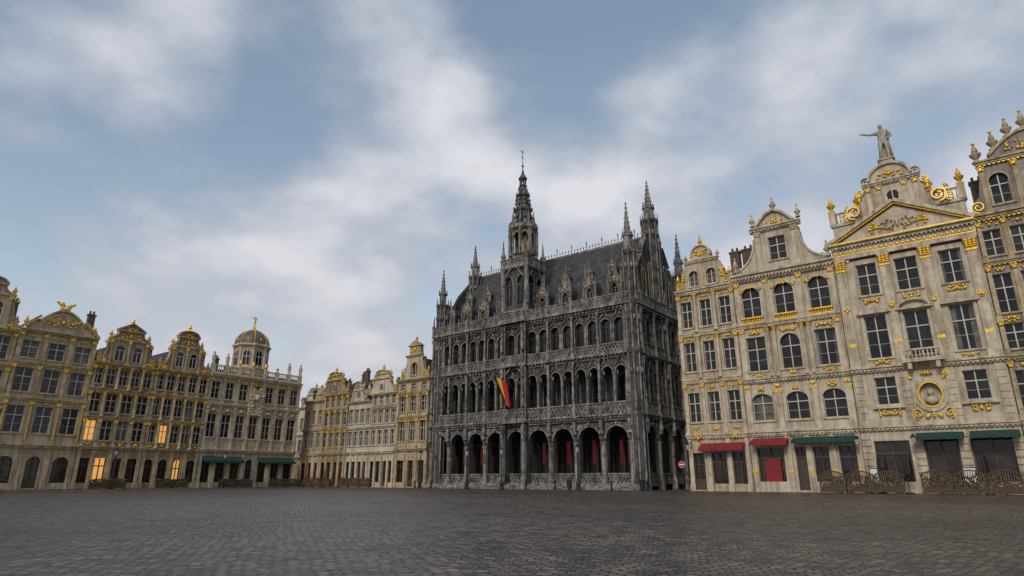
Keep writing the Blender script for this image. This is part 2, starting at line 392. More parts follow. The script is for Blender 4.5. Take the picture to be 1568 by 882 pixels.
# =================================================================== RIGHT ROW
def house_D1():
    b=Bld('narrow_gilded_guild_house',PR,dN,dict(walls='cream',trim='trimc',awning='awnred',roof='tile'))
    x0,x1=5.2,11.3; b.body(x0,x1,12,19.9)
    shopfloor(b,x0,x1,4.9,3,3.6,1.5,'' ,door=0); b.cornice(x0,x1,4.9,.5,.35,gold=True)
    floor(b,x0,x1,5.4,10.4,3,6.6,9.5,1.2,style='x',orn=2,gold=True,pw=.3); b.cornice(x0,x1,10.4,.5,.3,gold=True)
    floor(b,x0,x1,10.9,15.3,3,11.7,14.7,1.2,style='x',orn=1,cols=True); b.cornice(x0,x1,15.3,.4,.28,gold=True)
    floor(b,x0,x1,15.7,19.8,3,16.3,19.1,1.15,style='x',orn=1,cols=True); b.cornice(x0,x1,19.8,.55,.5,gold=True)
    c=(x0+x1)/2
    b.window(c-1.8,c,20.3,23.2,c-1.45,c-.45,20.7,22.4,'r',style='m',y=-.03); b.window(c,c+1.8,20.3,23.2,c+.45,c+1.45,20.7,22.4,'r',style='m',y=-.03)
    b.box('walls',c-1.8,c+1.8,.3,.9,20.3,23.2)
    for sg in (-1,1):
        pts=[(c+sg*1.8,20.3),(c+sg*3.0,20.3),(c+sg*2.95,21.0),(c+sg*2.4,21.3),(c+sg*2.3,22.2),(c+sg*1.8,23.2)]
        b.prism('walls',pts if sg>0 else pts[::-1],0,.6)
        b.orn('gilding',c+sg*2.1,-.08,21.8,.4,.9,5); b.volute('gilding',c+sg*2.5,-.05,20.85,.36,sg)
        b.urn('gilding',c+sg*2.8,.2,21.2,1.0); b.urn('trim',c+sg*1.75,.2,23.5,.9)
    b.cornice(c-1.85,c+1.85,23.2,.35,.3,gold=True)
    top=[(c-1.35,23.55)]+[(c+math.cos(PI-PI*i/10)*1.0,23.9+math.sin(PI*i/10)*1.15) for i in range(11)]+[(c+1.35,23.55)]
    b.prism('walls',top,-.02,.5); b.ring('trim',top[1:-1],.16,-.2,.55)
    b.orn('gilding',c,-.1,24.2,1.2,.7,8)
    b.lathe('gilding',c,.2,[(.2,25.1),(.12,25.3),(.26,25.6),(.1,26.0),(.02,26.6)],8)
    b.roofprism(x0+.2,x1-.2,20,24.2,.7,11.8); b.chimney(x1-.3,3,20,24.4,.5)
    b.awning('awning',6.6,10.9,4.5,.9,.5)
    for xx in (6.4,10.1): b.orn('gilding',xx,-.3,5.15,.6,.4,4)
    b.done()
def house_D2():
    b=Bld('arched_window_guild_house',PR,dN,dict(walls='pale',trim='trimc',roof='tile'))
    x0,x1=11.36,20.75; w=x1-x0; b.body(x0,x1,13,20.2)
    xs=[(x0,14.9,11.9,14.3,'shop'),(14.9,16.6,15.3,16.2,'door'),(16.6,18.5,16.8,18.1,'shop'),(18.5,x1,18.9,20.4,'shop')]
    for a,c,p,q,k in xs:
        o=b.cell(a,c,0,4.9,p,q,.15 if k=='door' else .9,3.9,'',dep=.34); b.pane(o,.33,'shopglass')
        b.box('shopfront',(p+q)/2-.05,(p+q)/2+.05,.2,.32,.9,3.9); b.box('shopfront',p,q,.19,.319,2.9,3.05)
        b.box('shopfront',p-.02,p+.1,.18,.322,.15,3.9); b.box('shopfront',q-.1,q+.02,.18,.322,.15,3.9)
        if k=='door': b.box('shopfront',p+.1,q-.1,.22,.31,.15,2.8)
    for xx in (11.62,14.8,16.5,18.45,20.5): b.box('trim',xx-.22,xx+.22,-.14,.02,0,4.88); b.box('gilding',xx-.24,xx+.24,-.17,.02,1.7,1.95)
    b.cornice(x0,x1,4.9,.55,.4)
    cw=w/3
    for i in range(3):
        c=x0+cw*(i+.5)
        b.window(x0+cw*i,x0+cw*(i+1),5.45,9.9,c-.95,c+.95,6.4,8.9,'e',style='x',sur=.22)
        b.orn('gilding',c,-.14,9.4,.5,.5,5)
        for sg in(-1,1): b.orn('gilding',c+sg*1.35,-.1,9.1,.25,.35,3)
    for xx in (x0+.3,x0+cw,x0+2*cw,x1-.3): b.box('trim',xx-.28,xx+.28,-.16,.02,5.45,9.8); b.orn('gilding',xx,-.2,9.5,.4,.3,4)
    b.cornice(x0,x1,9.9,.5,.4)
    c=x0+w/2
    for i in range(3):
        c2=x0+cw*(i+.5)
        b.window(x0+cw*i,x0+cw*(i+1),10.4,15.3,c2-.9,c2+.9,11.1,14.4,'r' if i==1 else '',style='x',sur=.2)
        b.orn('gilding',c2,-.12,14.85,1.4,.3,7); b.orn('gilding',c2,-.1,10.7,1.2,.25,5)
    for xx in (x0+.35,x1-.35): b.pilaster(xx,.5,10.4,15.3)
    for k in (1,2):
        xx=x0+cw*k
        for sg in (-.3,.3): b.column(xx+sg,-.25,10.4,15.3,.19)
    b.cornice(x0,x1,15.3,.45,.35,gold=True)
    floor(b,x0,x1,15.75,20.1,3,16.4,19.5,1.8,'r',style='x',pil=False,orn=0,sur=.2)
    for i in range(3):
        c2=x0+cw*(i+.5); b.orn('gilding',c2,-.14,19.55,.35,.35,4)
        b.balustrade(c2-1.0,c2+1.0,-.28,15.78,16.4,'gilding',.22)
        for sg in(-1,1): b.orn('gilding',c2+sg*.95,-.12,19.2,.3,.4,3)
    for xx in (x0+.3,x0+cw,x0+2*cw,x1-.3): b.pilaster(xx,.42,15.75,20.1)
    b.cornice(x0,x1,20.1,.8,.7)
    b.window(c-2.1,c+2.1,20.9,25.0,c-.8,c+.8,21.9,24.3,'',style='x',sur=.18,y=-.02)
    b.box('walls',c-2.1,c+2.1,.32,1.0,20.9,25.0); 
    for sg in (-1,1):
        pts=[(c+sg*2.1,20.9)]
        n=9
        for i in range(n+1):
            t=i/n; pts.append((c+sg*(4.55-2.45*math.sin(t*PI/2)),20.9+.35+3.1*(1-math.cos(t*PI/2))))
        b.prism('walls',pts if sg>0 else pts[::-1],0,.5)
        cp=pts[1:]
        b.ring('trim',cp if sg<0 else cp[::-1],.16,-.15,.55)
        b.volute('trim',c+sg*3.9,-.05,21.35,.3,sg); b.urn('trim',c+sg*4.35,.2,21.4,1.3); b.blob('gilding',c+sg*4.35,.2,22.8,.12)
        b.pilaster(c+sg*1.75,.45,20.9,25.0,y=-.02,cap='trim')
        b.urn('trim',c+sg*2.2,.3,25.9,1.2); b.blob('gilding',c+sg*2.2,.3,27.2,.13)
    b.cornice(c-2.4,c+2.4,25.0,.5,.45)
    top=[(c-2.1,25.5),(c-1.7,25.6),(c-1.2,26.2),(c-.6,26.75),(c,26.95),(c+.6,26.75),(c+1.2,26.2),(c+1.7,25.6),(c+2.1,25.5)]
    b.prism('walls',top,-.02,.6); b.ring('trim',top[1:-1],.22,-.35,.65); b.orn('gilding',c,-.12,25.95,1.6,.4,9)
    b.urn('trim',c,.2,27.1,1.3); b.blob('gilding',c,.2,28.5,.14)
    b.roofprism(x0+.2,x1-.2,20.5,24.6,1.0,12.8); b.chimney(x0+.9,3.5,20.5,24.6,.6)
    b.awning('awning',11.6,14.9,4.75,1.1,.4)
    b.awning('green_awning',15.3,20.5,4.75,1.0,.3)
    b.prism('drapes',[(12.5,.4),(12.5,2.9),(13.9,2.9),(13.9,.4)],.1,.17)
    b.mats['drapes']='awnred'
    b.done()

def human(name,parent,x,y,z,h,mat):
    """standing statue on one continuous skinned body, one arm stretched out"""
    k=h/1.8
    J=dict(pel=(0,0,.95),sp=(0.02,.0,1.13),ch=(0.03,0,1.34),nk=(.02,0,1.52),hd=(-.01,-.02,1.66),ht=(-.02,-.02,1.77),
      hl=(-.11,0,.9),kl=(-.15,-.06,.5),al=(-.13,.03,.08),fl=(-.16,-.14,.03),
      hr=(.11,0,.9),kr=(.13,-.0,.5),ar=(.14,.04,.08),fr=(.17,-.12,.03),
      sl=(-.2,0,1.40),el=(-.45,-.08,1.36),wl=(-.68,-.14,1.45),tl=(-.84,-.16,1.50),
      sr=(.22,0,1.39),er=(.36,.04,1.13),wr=(.24,-.16,1.0),tr=(.16,-.2,.97))
    E=[('pel','sp'),('sp','ch'),('ch','nk'),('nk','hd'),('hd','ht'),('pel','hl'),('hl','kl'),('kl','al'),('al','fl'),('pel','hr'),('hr','kr'),('kr','ar'),('ar','fr'),
       ('ch','sl'),('sl','el'),('el','wl'),('wl','tl'),('ch','sr'),('sr','er'),('er','wr'),('wr','tr')]
    rad=dict(pel=.15,sp=.14,ch=.17,nk=.06,hd=.105,ht=.075,hl=.115,kl=.075,al=.055,fl=.05,hr=.115,kr=.075,ar=.055,fr=.05,sl=.08,el=.055,wl=.042,tl=.035,sr=.08,er=.055,wr=.042,tr=.035)
    ks=list(J); me=bpy.data.meshes.new(name); me.from_pydata([(J[a][0]*k,J[a][1]*k,J[a][2]*k) for a in ks],[(ks.index(a),ks.index(c)) for a,c in E],[])
    ob=bpy.data.objects.new(name,me); scn.collection.objects.link(ob); ob.parent=parent; ob.location=(x,y,z)
    md=ob.modifiers.new('skin','SKIN'); 
    for i,a in enumerate(ks): me.skin_vertices[0].data[i].radius=(rad[a]*k,rad[a]*k)
    me.skin_vertices[0].data[0].use_root=True
    md.use_smooth_shade=True
    sb=ob.modifiers.new('sub','SUBSURF'); sb.levels=1; sb.render_levels=2
    me.materials.append(M[mat]); return ob,k

def house_D3():
    b=Bld('pedimented_tailors_guild_house',PR,dN,dict(walls='pale',trim='trimc',roof='slate'))
    x0,x1=20.82,31.75; b.body(x0,x1,14,20.4); c=26.4
    ds=[(x0,24.9,21.7,24.3),(24.9,28.0,25.3,27.6),(28.0,x1,28.4,31.2)]
    for a,cc,p,q in ds:
        o=b.cell(a,cc,0,5.0,p,q,.9 if p!=25.3 else .15,4.2,'',dep=.34); b.pane(o,.33,'shopglass')
        b.box('shopfront',(p+q)/2-.05,(p+q)/2+.05,.2,.32,.5,4.2); b.box('shopfront',p,q,.19,.319,3.1,3.25)
        b.box('shopfront',p,p+.14,.15,.321,.15,4.2); b.box('shopfront',q-.14,q,.15,.321,.15,4.2)
    for xx in (21.15,24.9,28.0,31.4):
        for k in range(9): b.box('trim',xx-.34,xx+.34,-.16,.02,.02+k*.54,.5+k*.54)
    b.box('gilding',x0+.1,21.5,-.2,.0,1.1,1.3); b.box('gilding',24.55,25.25,-.2,.0,1.1,1.3)
    b.cornice(x0,x1,5.0,.4,.35)
    for a,cc,p,q in ((x0,24.75,22.5,24.1),(28.05,x1,28.8,30.4)):
        b.window(a,cc,5.4,10.0,p,q,7.2,9.5,'',style='x',sur=.2); b.orn('gilding',(p+q)/2,-.15,6.5,1.6,.5,8); b.box('trim',p-.4,q+.4,-.3,.0,6.85,7.04)
    cx=26.4; o=b.cell(24.75,28.05,5.4,10.0,cx-.75,cx+.75,6.6,8.9,'r',dep=.5); b.pane(o,.49,'interior')
    b.ring('gilding',[(cx+math.cos(PI-2*PI*i/24)*.8,7.8+math.sin(PI-2*PI*i/24)*.95) for i in range(24)],.12,-.2,.02,True)
    b.ring('trim',[(cx+math.cos(PI-2*PI*i/24)*.95,7.8+math.sin(PI-2*PI*i/24)*1.1) for i in range(24)],.3,-.14,.02,True)
    b.blob('ornament',cx,.05,7.35,.5,.25,.35); b.blob('ornament',cx,.0,7.95,.24,.25,.3); b.blob('ornament',cx,0,7.65,.15,.15,.2)
    for sg in(-1,1):
        b.volute('gilding',cx+sg*1.1,-.14,6.3,.36,sg); b.orn('gilding',cx+sg*1.3,-.12,9.3,.4,.5,4)
        b.ring('trim',[(cx+sg*(1.5-.4*math.sin(i/6*PI)),5.5+i*.65) for i in range(7)][::(1 if sg<0 else -1)],.16,-.2,.02)
    b.orn('gilding',cx,-.2,6.2,1.1,.5,8); b.orn('gilding',cx,-.25,9.6,1.0,.3,7)
    for xx in (21.3,24.8,28.0,31.3):
        for k in range(8): b.box('trim',xx-.32,xx+.32,-.16,.02,5.42+k*.56,5.94+k*.56)
    b.cornice(x0,x1,9.95,.5,.45)
    cw=[(x0,24.75,22.5,24.2),(24.75,28.05,25.5,27.3),(28.05,x1,28.8,30.5)]
    for a,cc,p,q in cw:
        m=(p+q)/2
        b.window(a,cc,10.45,16.0,p,q,11.2,15.0,'',style='x',sur=.22,surpart='trim')
        b.prism('trim',[(p-.45,15.25),(m,15.95),(q+.45,15.25)],-.35,.0) if m!=26.4 else b.ring('trim',[(m+math.cos(PI-PI*i/8)*1.1,15.25+math.sin(PI*i/8)*.6) for i in range(9)],.18,-.35,.0)
        b.box('trim',p-.5,q+.5,-.38,.0,15.1,15.27)
        b.window(a,cc,16.0,20.3,p+.05,q-.05,16.9,19.8,'',style='x',sur=.16); b.orn('gilding',m,-.14,16.4,1.3,.4,8)
        b.orn('gilding',m,-.14,10.8,1.2,.25,5)
    b.box('trim',24.9,27.9,-1.0,.0,10.45,10.65); b.balustrade(25.0,27.8,-.95,10.65,11.55,'trim',.28)
    for xx in (25.0,27.8): b.box('trim',xx-.12,xx+.12,-1.0,-.7,10.6,11.62)
    for xx in (25.4,27.4): b.box('trim',xx-.15,xx+.15,-.9,0,9.9,10.45)
    for xx in (21.35,24.85,27.95,31.2):
        b.box('trim',xx-.36,xx+.36,-.22,.02,10.45,19.5); b.box('trim',xx-.46,xx+.46,-.32,.02,10.45,11.1)
        b.box('gilding',xx-.4,xx+.4,-.28,.02,19.35,19.55); b.box('gilding',xx-.38,xx+.38,-.26,.0,19.6,20.3)
        for k in range(4):
            for sg in (-1,1): b.blob('gilding',xx+sg*.28,-.3,19.65+k*.2,.14+.03*k,.13,.13)
            b.blob('gilding',xx,-.32,19.65+k*.2,.14,.12,.13)
        b.box('trim',xx-.5,xx+.5,-.42,.02,20.3,20.45); b.orn('gilding',xx,-.25,15.6,.4,.6,5); b.box('gilding',xx-.28,xx+.28,-.25,.0,12.3,12.6)
    b.box('trim',x0-.02,x1+.02,-.35,.1,20.45,20.85); b.box('walls',x0,x1,-.28,.1,20.85,21.35)
    b.box('gilding',x0-.01,x1+.01,-.38,-.2,20.82,20.9)
    for i in range(26):
        xx=x0+.3+i*(x1-x0-.6)/25; b.blob('gilding',xx,-.3,21.1,.16,.06,.14)
    b.cornice(x0,x1,21.35,.65,.7); b.box('gilding',x0-.03,x1+.03,-.74,-.5,21.86,21.98)
    b.prism('walls',[(x0+.4,22.0),(c,24.75),(x1-.4,22.0)],-.1,.5)
    for sg,e in ((-1,x0-.1),(1,x1+.1)):
        pl=[(e,22.0),(c,25.0)]; pl=pl if sg<0 else pl[::-1]
        b.ring('trim',pl,.3,-.6+.001*sg,.6); b.ring('gilding',[(p[0],p[1]-.16) for p in pl],.14,-.4,-.05)
    b.orn('gilding',c,-.2,23.0,4.6,.9,22,.12); b.orn('ornament',c,-.25,23.0,3.0,1.0,14,.15)
    b.box('walls',x0+.2,x1-.2,1.2,1.7,22,24.3)
    b.box('trim',x0+.1,x1-.1,1.05,1.8,24.3,24.5)
    b.balustrade(x0+.2,c-2.3,1.2,24.5,25.7,'trim',.3); b.balustrade(c+2.3,x1-.2,1.2,24.5,25.7,'trim',.3)
    for xx in (x0+.3,x0+2.6,x1-2.6,x1-.3):
        b.box('trim',xx-.28,xx+.28,1.05,1.65,24.4,25.85); b.urn('gilding',xx,1.35,25.85,1.5)
    b.box('walls',c-2.2,c+2.2,.9,1.9,24.3,27.3)
    for xx in (c-1.9,c-1.0,c+1.0,c+1.9): b.pilaster(xx,.36,24.4,27.3,y=.9)
    b.window(c-.8,c+.8,24.4,27.2,c-.5,c+.5,25.2,26.6,'r',y=.85,dep=.04,style='m')
    b.orn('gilding',c,.65,25.0,1.6,.8,12)
    for sg in(-1,1):
        pts=[(c+sg*2.2,24.3),(c+sg*4.0,24.3),(c+sg*3.9,24.9),(c+sg*3.1,25.2),(c+sg*2.7,26.0),(c+sg*2.6,27.0),(c+sg*2.2,27.2)]
        b.prism('walls',pts if sg>0 else pts[::-1],1.05,1.6)
        b.volute('gilding',c+sg*3.35,.95,25.25,.55,sg,.25); b.orn('gilding',c+sg*2.75,.95,26.3,.4,1.1,8,.15)
        b.volute('gilding',c+sg*2.55,.95,27.0,.3,sg,.2); b.volute('gilding',c+sg*4.2,1.0,24.95,.34,-sg,.2)
        for k in range(10): b.blob('gilding',c+sg*(3.0+R.random()*1.2),1.1,25.4+R.random()*.8,.07+.06*R.random(),.12,.14)
    b.cornice(c-2.3,c+2.3,27.3,.4,.35,y=.9)
    top=[(c-1.9,27.7)]+[(c+math.cos(PI-PI*i/12)*1.6,27.9+math.sin(PI*i/12)*1.35) for i in range(13)]+[(c+1.9,27.7)]
    b.prism('walls',top,.85,1.7); b.ring('trim',top[1:-1],.22,.6,1.8); b.orn('gilding',c,.75,28.3,2.0,.7,12)
    for sg in(-1,1): b.volute('trim',c+sg*1.95,1.1,28.05,.4,sg,.4)
    b.box('trim',c-.55,c+.55,.8,1.8,29.2,29.75)
    b.box('trim',c-.7,c+.7,.7,1.9,29.75,29.9)
    b.roofprism(x0+.4,x1-.4,22.3,25.0,1.9,13.8)
    b.awning('green_awning',24.9,28.1,4.75,1.3,.35); b.awning('green_awning',28.5,31.6,4.75,1.3,.35)
    b.done()
    ob,k=human('saint_statue',b.root,c,1.3,29.9,3.8,'statue')
    V=[];F=[]
    n=9; prof=[(2.85,.30,.05),(2.4,.42,.12),(1.8,.38,.16),(1.1,.44,.2),(.5,.5,.22),(.1,.54,.25)]
    for z,w,d in prof:
        for i in range(n):
            a=-.2+PI*1.25*i/(n-1); rr=1+.12*math.sin(i*2.7+z*2); V.append((math.cos(a)*w*rr+.08,math.sin(a)*d*1.6*rr,z))
    for kz in range(len(prof)-1):
        for i in range(n-1): F.append((kz*n+i,kz*n+i+1,(kz+1)*n+i+1,(kz+1)*n+i))
    me=bpy.data.meshes.new('cloak'); me.from_pydata(V,[],F); me.materials.append(M['statue'])
    for p in me.polygons: p.use_smooth=True
    oc=bpy.data.objects.new('cloak',me); scn.collection.objects.link(oc); oc.parent=b.root; oc.location=(c,1.3,29.9)
    sd=oc.modifiers.new('s','SOLIDIFY'); sd.thickness=.06

def house_D4():
    b=Bld('tall_grey_guild_house',PR,dN,dict(walls='grey',trim='trimo',roof='slate'))
    x0,x1=31.8,41.0; b.body(x0,x1,14,21.8)
    shopfloor(b,x0,x1,5.0,3,4.0,2.2); b.cornice(x0,x1,5.0,.5,.4)
    for (z0,z1,a,c2) in ((5.5,9.9,6.3,9.2),(10.4,13.2,10.9,12.9),(13.2,17.7,13.8,17.0),(18.1,21.6,18.6,20.8)):
        floor(b,x0,x1,z0,z1,5,a,c2,1.25,'',style='x',pil=True,orn=2,pw=.28)
    b.cornice(x0,x1,9.9,.5,.35); b.cornice(x0,x1,17.7,.4,.35,gold=True); b.cornice(x0,x1,21.6,.6,.5,gold=True)
    c=36.4
    floor(b,c-3.6,c+3.6,22.2,26.4,3,22.9,25.6,1.3,'r',pil=True)
    b.box('walls',c-3.59,c+3.59,.33,1.0,22.2,26.4); b.cornice(c-3.7,c+3.7,26.4,.5,.4,gold=True)
    for sg in(-1,1):
        pts=[(c+sg*3.6,22.2),(c+sg*4.6,22.2),(c+sg*4.5,23.2),(c+sg*3.9,23.8),(c+sg*3.6,25.5)]
        b.prism('walls',pts if sg>0 else pts[::-1],0,.5); b.volute('gilding',c+sg*4.1,-.05,22.9,.42,sg)
        b.urn('trim',c+sg*3.5,.2,26.9,1.7); b.blob('gilding',c+sg*3.5,.2,28.75,.16)
    pts=[(c-3.0,26.9)]+[(c-2.6+5.2*i/12,27.2+math.sin(PI*i/12)*1.6) for i in range(13)]+[(c+3.0,26.9)]
    b.prism('walls',pts,0,.6); b.ring('trim',pts[1:-1],.22,-.2,.65); b.orn('gilding',c,-.1,27.7,3,.8,14)
    for q in (-2.2,-1.1,0,1.1,2.2): b.urn('trim',c+q,.2,27.4+1.55*math.cos(q*.62),1.6); b.blob('gilding',c+q,.2,29.15+1.5*math.cos(q*.62),.14)
    b.roofprism(x0+.3,x1-.3,22,27,1.0,13.5); b.chimney(x0+.8,2.5,22,26.0,.5)
    b.done()
    b=Bld('plain_corner_house',PR,dN,dict(walls='ochre',trim='trimo',roof='slate'))
    x0,x1=41.1,52.0; b.body(x0,x1,14,18.6); shopfloor(b,x0,x1,5.0,4,4.0,2.0)
    for z0,z1,a,c2 in ((5.0,9.5,5.9,8.8),(9.5,14,10.3,13.3),(14,18.5,14.8,17.7)): floor(b,x0,x1,z0,z1,4,a,c2,1.3,orn=0)
    b.cornice(x0,x1,18.5,.6,.5); b.roofprism(x0+.2,x1-.2,19,24,.5,13.8); b.done()
house_D1();house_D2();house_D3();house_D4()

# =================================================================== LEFT ROW
def house_L(name,x0,x1,spec,gable,mats,shop=dict(),line=(Q,dL)):
    b=Bld(name,line[0],line[1],mats)
    H=spec[-1]['z1']; b.body(x0,x1,12,H-.05)
    sh=dict(n=3,zb=3.6,ww=1.4,arch='',litp=.05); sh.update(shop); ztop=spec[0]['z0']-.4
    shopfloor(b,x0,x1,ztop,sh['n'],sh['zb'],sh['ww'],sh['arch'],sh['litp'],door=sh['n']//2); b.cornice(x0,x1,ztop,.4,.4,gold=True)
    for i,f in enumerate(spec):
        f=dict(f); z0=f.pop('z0'); z1=f.pop('z1'); ch=f.pop('ch',.35); cg=f.pop('cg',True)
        floor(b,x0,x1,z0,z1-ch,**f); b.cornice(x0,x1,z1-ch,ch,.3 if i<len(spec)-1 else .5,gold=cg)
    gable(b,x0,x1,H); b.done(); return b
def gab_scroll(zs,zp,hw,zw=None,nw=2,ww=.9,ch=True,cap='seg'):
    def g(b,x0,x1,H):
        scroll_gable(b,x0+.15,x1-.15,H,zs,zp,hw,cap=cap)
        c=(x0+x1)/2
        if zw:
            cw=2*hw*.92/nw
            for i in range(nw):
                cc=c-hw*.92+cw*(i+.5)
                b.window(cc-cw/2,cc+cw/2,H+.05,zs-.12,cc-ww/2,cc+ww/2,zw[0],zw[1],'r',y=-.14,dep=.09,style='t',sill=False)
            for i in range(nw+1): b.pilaster(c-hw*.92+cw*i,.24,H+.05,zs-.1,y=-.14,d=.1)
        b.roofprism(x0+.3,x1-.3,H,zs+.2,.5,11.8)
        if ch: b.chimney(x1-.6,2.2,H,zs-.3,.45); b.chimney(x0+.7,5,H,zs-.1,.4)
        for q in (.14,.86): b.orn('gilding',x0+(x1-x0)*q,-.1,H+.35,.8,.45,6)
    return g
house_L('wheelbarrow_guild_house',-22.35,-14.95,[dict(z0=5.0,z1=8.6,n=5,za=5.7,zb=8.0,ww=1.02,orn=2,litp=.08,cols=True),
   dict(z0=8.6,z1=12.0,n=5,za=9.2,zb=11.4,ww=1.02,orn=2,cols=True),dict(z0=12.0,z1=15.3,n=5,za=12.6,zb=14.6,ww=1.0,orn=1)],
   gab_scroll(18.7,21.2,2.0,(15.9,17.9),2,.95),dict(walls='ochre',trim='trimo',roof='tile'),dict(n=4,ww=1.2,arch='r',litp=.6))
house_L('ornate_gilded_guild_house',-29.75,-22.4,[dict(z0=5.0,z1=8.6,n=4,za=5.7,zb=8.1,ww=1.25,orn=2,litp=.05),
   dict(z0=8.6,z1=12.0,n=4,za=9.1,zb=11.4,ww=1.25,orn=3,cols=True),dict(z0=12.0,z1=15.2,n=5,za=12.6,zb=14.5,ww=.95,orn=2,cols=True)],
   gab_scroll(18.4,20.6,2.3,(15.6,17.6),2,1.05,cap='tri'),dict(walls='ochre',trim='trimo',roof='tile'),dict(n=4,ww=1.3,litp=.3))
def gab_ped(b,x0,x1,H):
    c=(x0+x1)/2; 
    b.prism('walls',[(x0+.5,H),(x0+1.2,H+1.2),(c,H+2.2),(x1-1.2,H+1.2),(x1-.5,H)],-.05,.6)
    arc=[(c-2.3+4.6*i/14,H+1.0+math.sin(PI*i/14)*1.6) for i in range(15)]
    b.prism('walls',[(c-2.3,H)]+arc+[(c+2.3,H)],-.1,.5); b.ring('trim',arc,.25,-.4,.6)
    b.ring('gilding',[(x,z-.3) for x,z in arc],.1,-.2,.0)
    for sg,e in ((-1,x0),(1,x1)):
        pl=[(e,H),(c+sg*2.3,H+1.7)]; b.ring('trim',pl if sg<0 else pl[::-1],.2,-.4,.6); b.ring('gilding',[(x,z-.12) for x,z in (pl if sg<0 else pl[::-1])],.08,-.3,-.0)
        b.urn('gilding',e-sg*.5,.1,H+.3,1.2)
    b.orn('gilding',c,-.2,H+1.3,3.4,1.0,18,.12)
    b.box('trim',c-.5,c+.5,0,.5,H+2.7,H+3.1)
    for i in range(12): b.blob('gilding',c+(R.random()-.5)*1.1,.2,H+3.1+R.random()*.7,.18,.2,.2)
    for sg in(-1,1):
        for k in range(4): b.blob('gilding',c+sg*(.3+.2*k),.2,H+3.35+.15*k,.18,.12,.26-.04*k)
    b.roofprism(x0+.3,x1-.3,H,H+2.2,.6,11.8); b.chimney(x1-.6,2,H,H+3.2,.4); b.chimney(x1-1.8,6,H,H+3.0,.4)
house_L('phoenix_pediment_guild_house',-37.95,-29.8,[dict(z0=4.9,z1=10.1,n=3,za=6.2,zb=9.2,ww=1.7,orn=1,gstrip=True),
   dict(z0=10.1,z1=14.2,n=3,za=10.8,zb=13.5,ww=1.7,orn=1),dict(z0=14.2,z1=18.0,n=3,za=14.7,zb=16.7,ww=1.7,orn=2,pw=.5)],
   gab_ped,dict(walls='cream',trim='trimo',roof='tile'),dict(n=3,ww=1.7,arch='r'))
house_L('ship_gable_guild_house',-45.6,-38.0,[dict(z0=4.9,z1=9.3,n=3,za=5.8,zb=8.6,ww=1.4,orn=1),dict(z0=9.3,z1=13.6,n=3,za=10,zb=12.9,ww=1.4,orn=1),
   dict(z0=13.6,z1=17.6,n=3,za=14.2,zb=16.8,ww=1.4,orn=1)],gab_scroll(21.5,23.6,2.6,(18.1,20.6),2,1.2),dict(walls='cream',trim='trimo',roof='tile'),dict(n=3,ww=1.5))
house_L('fox_guild_house',-53.2,-45.7,[dict(z0=4.9,z1=9.3,n=3,za=5.8,zb=8.6,ww=1.3,orn=1),dict(z0=9.3,z1=13.6,n=3,za=10,zb=12.9,ww=1.3,orn=1),
   dict(z0=13.6,z1=17.6,n=3,za=14.2,zb=16.8,ww=1.3,orn=1)],gab_scroll(20.5,22.0,2.2,(18.1,19.6),2,1.0),dict(walls='tan',trim='trimo',roof='tile'),dict(n=3,ww=1.5))
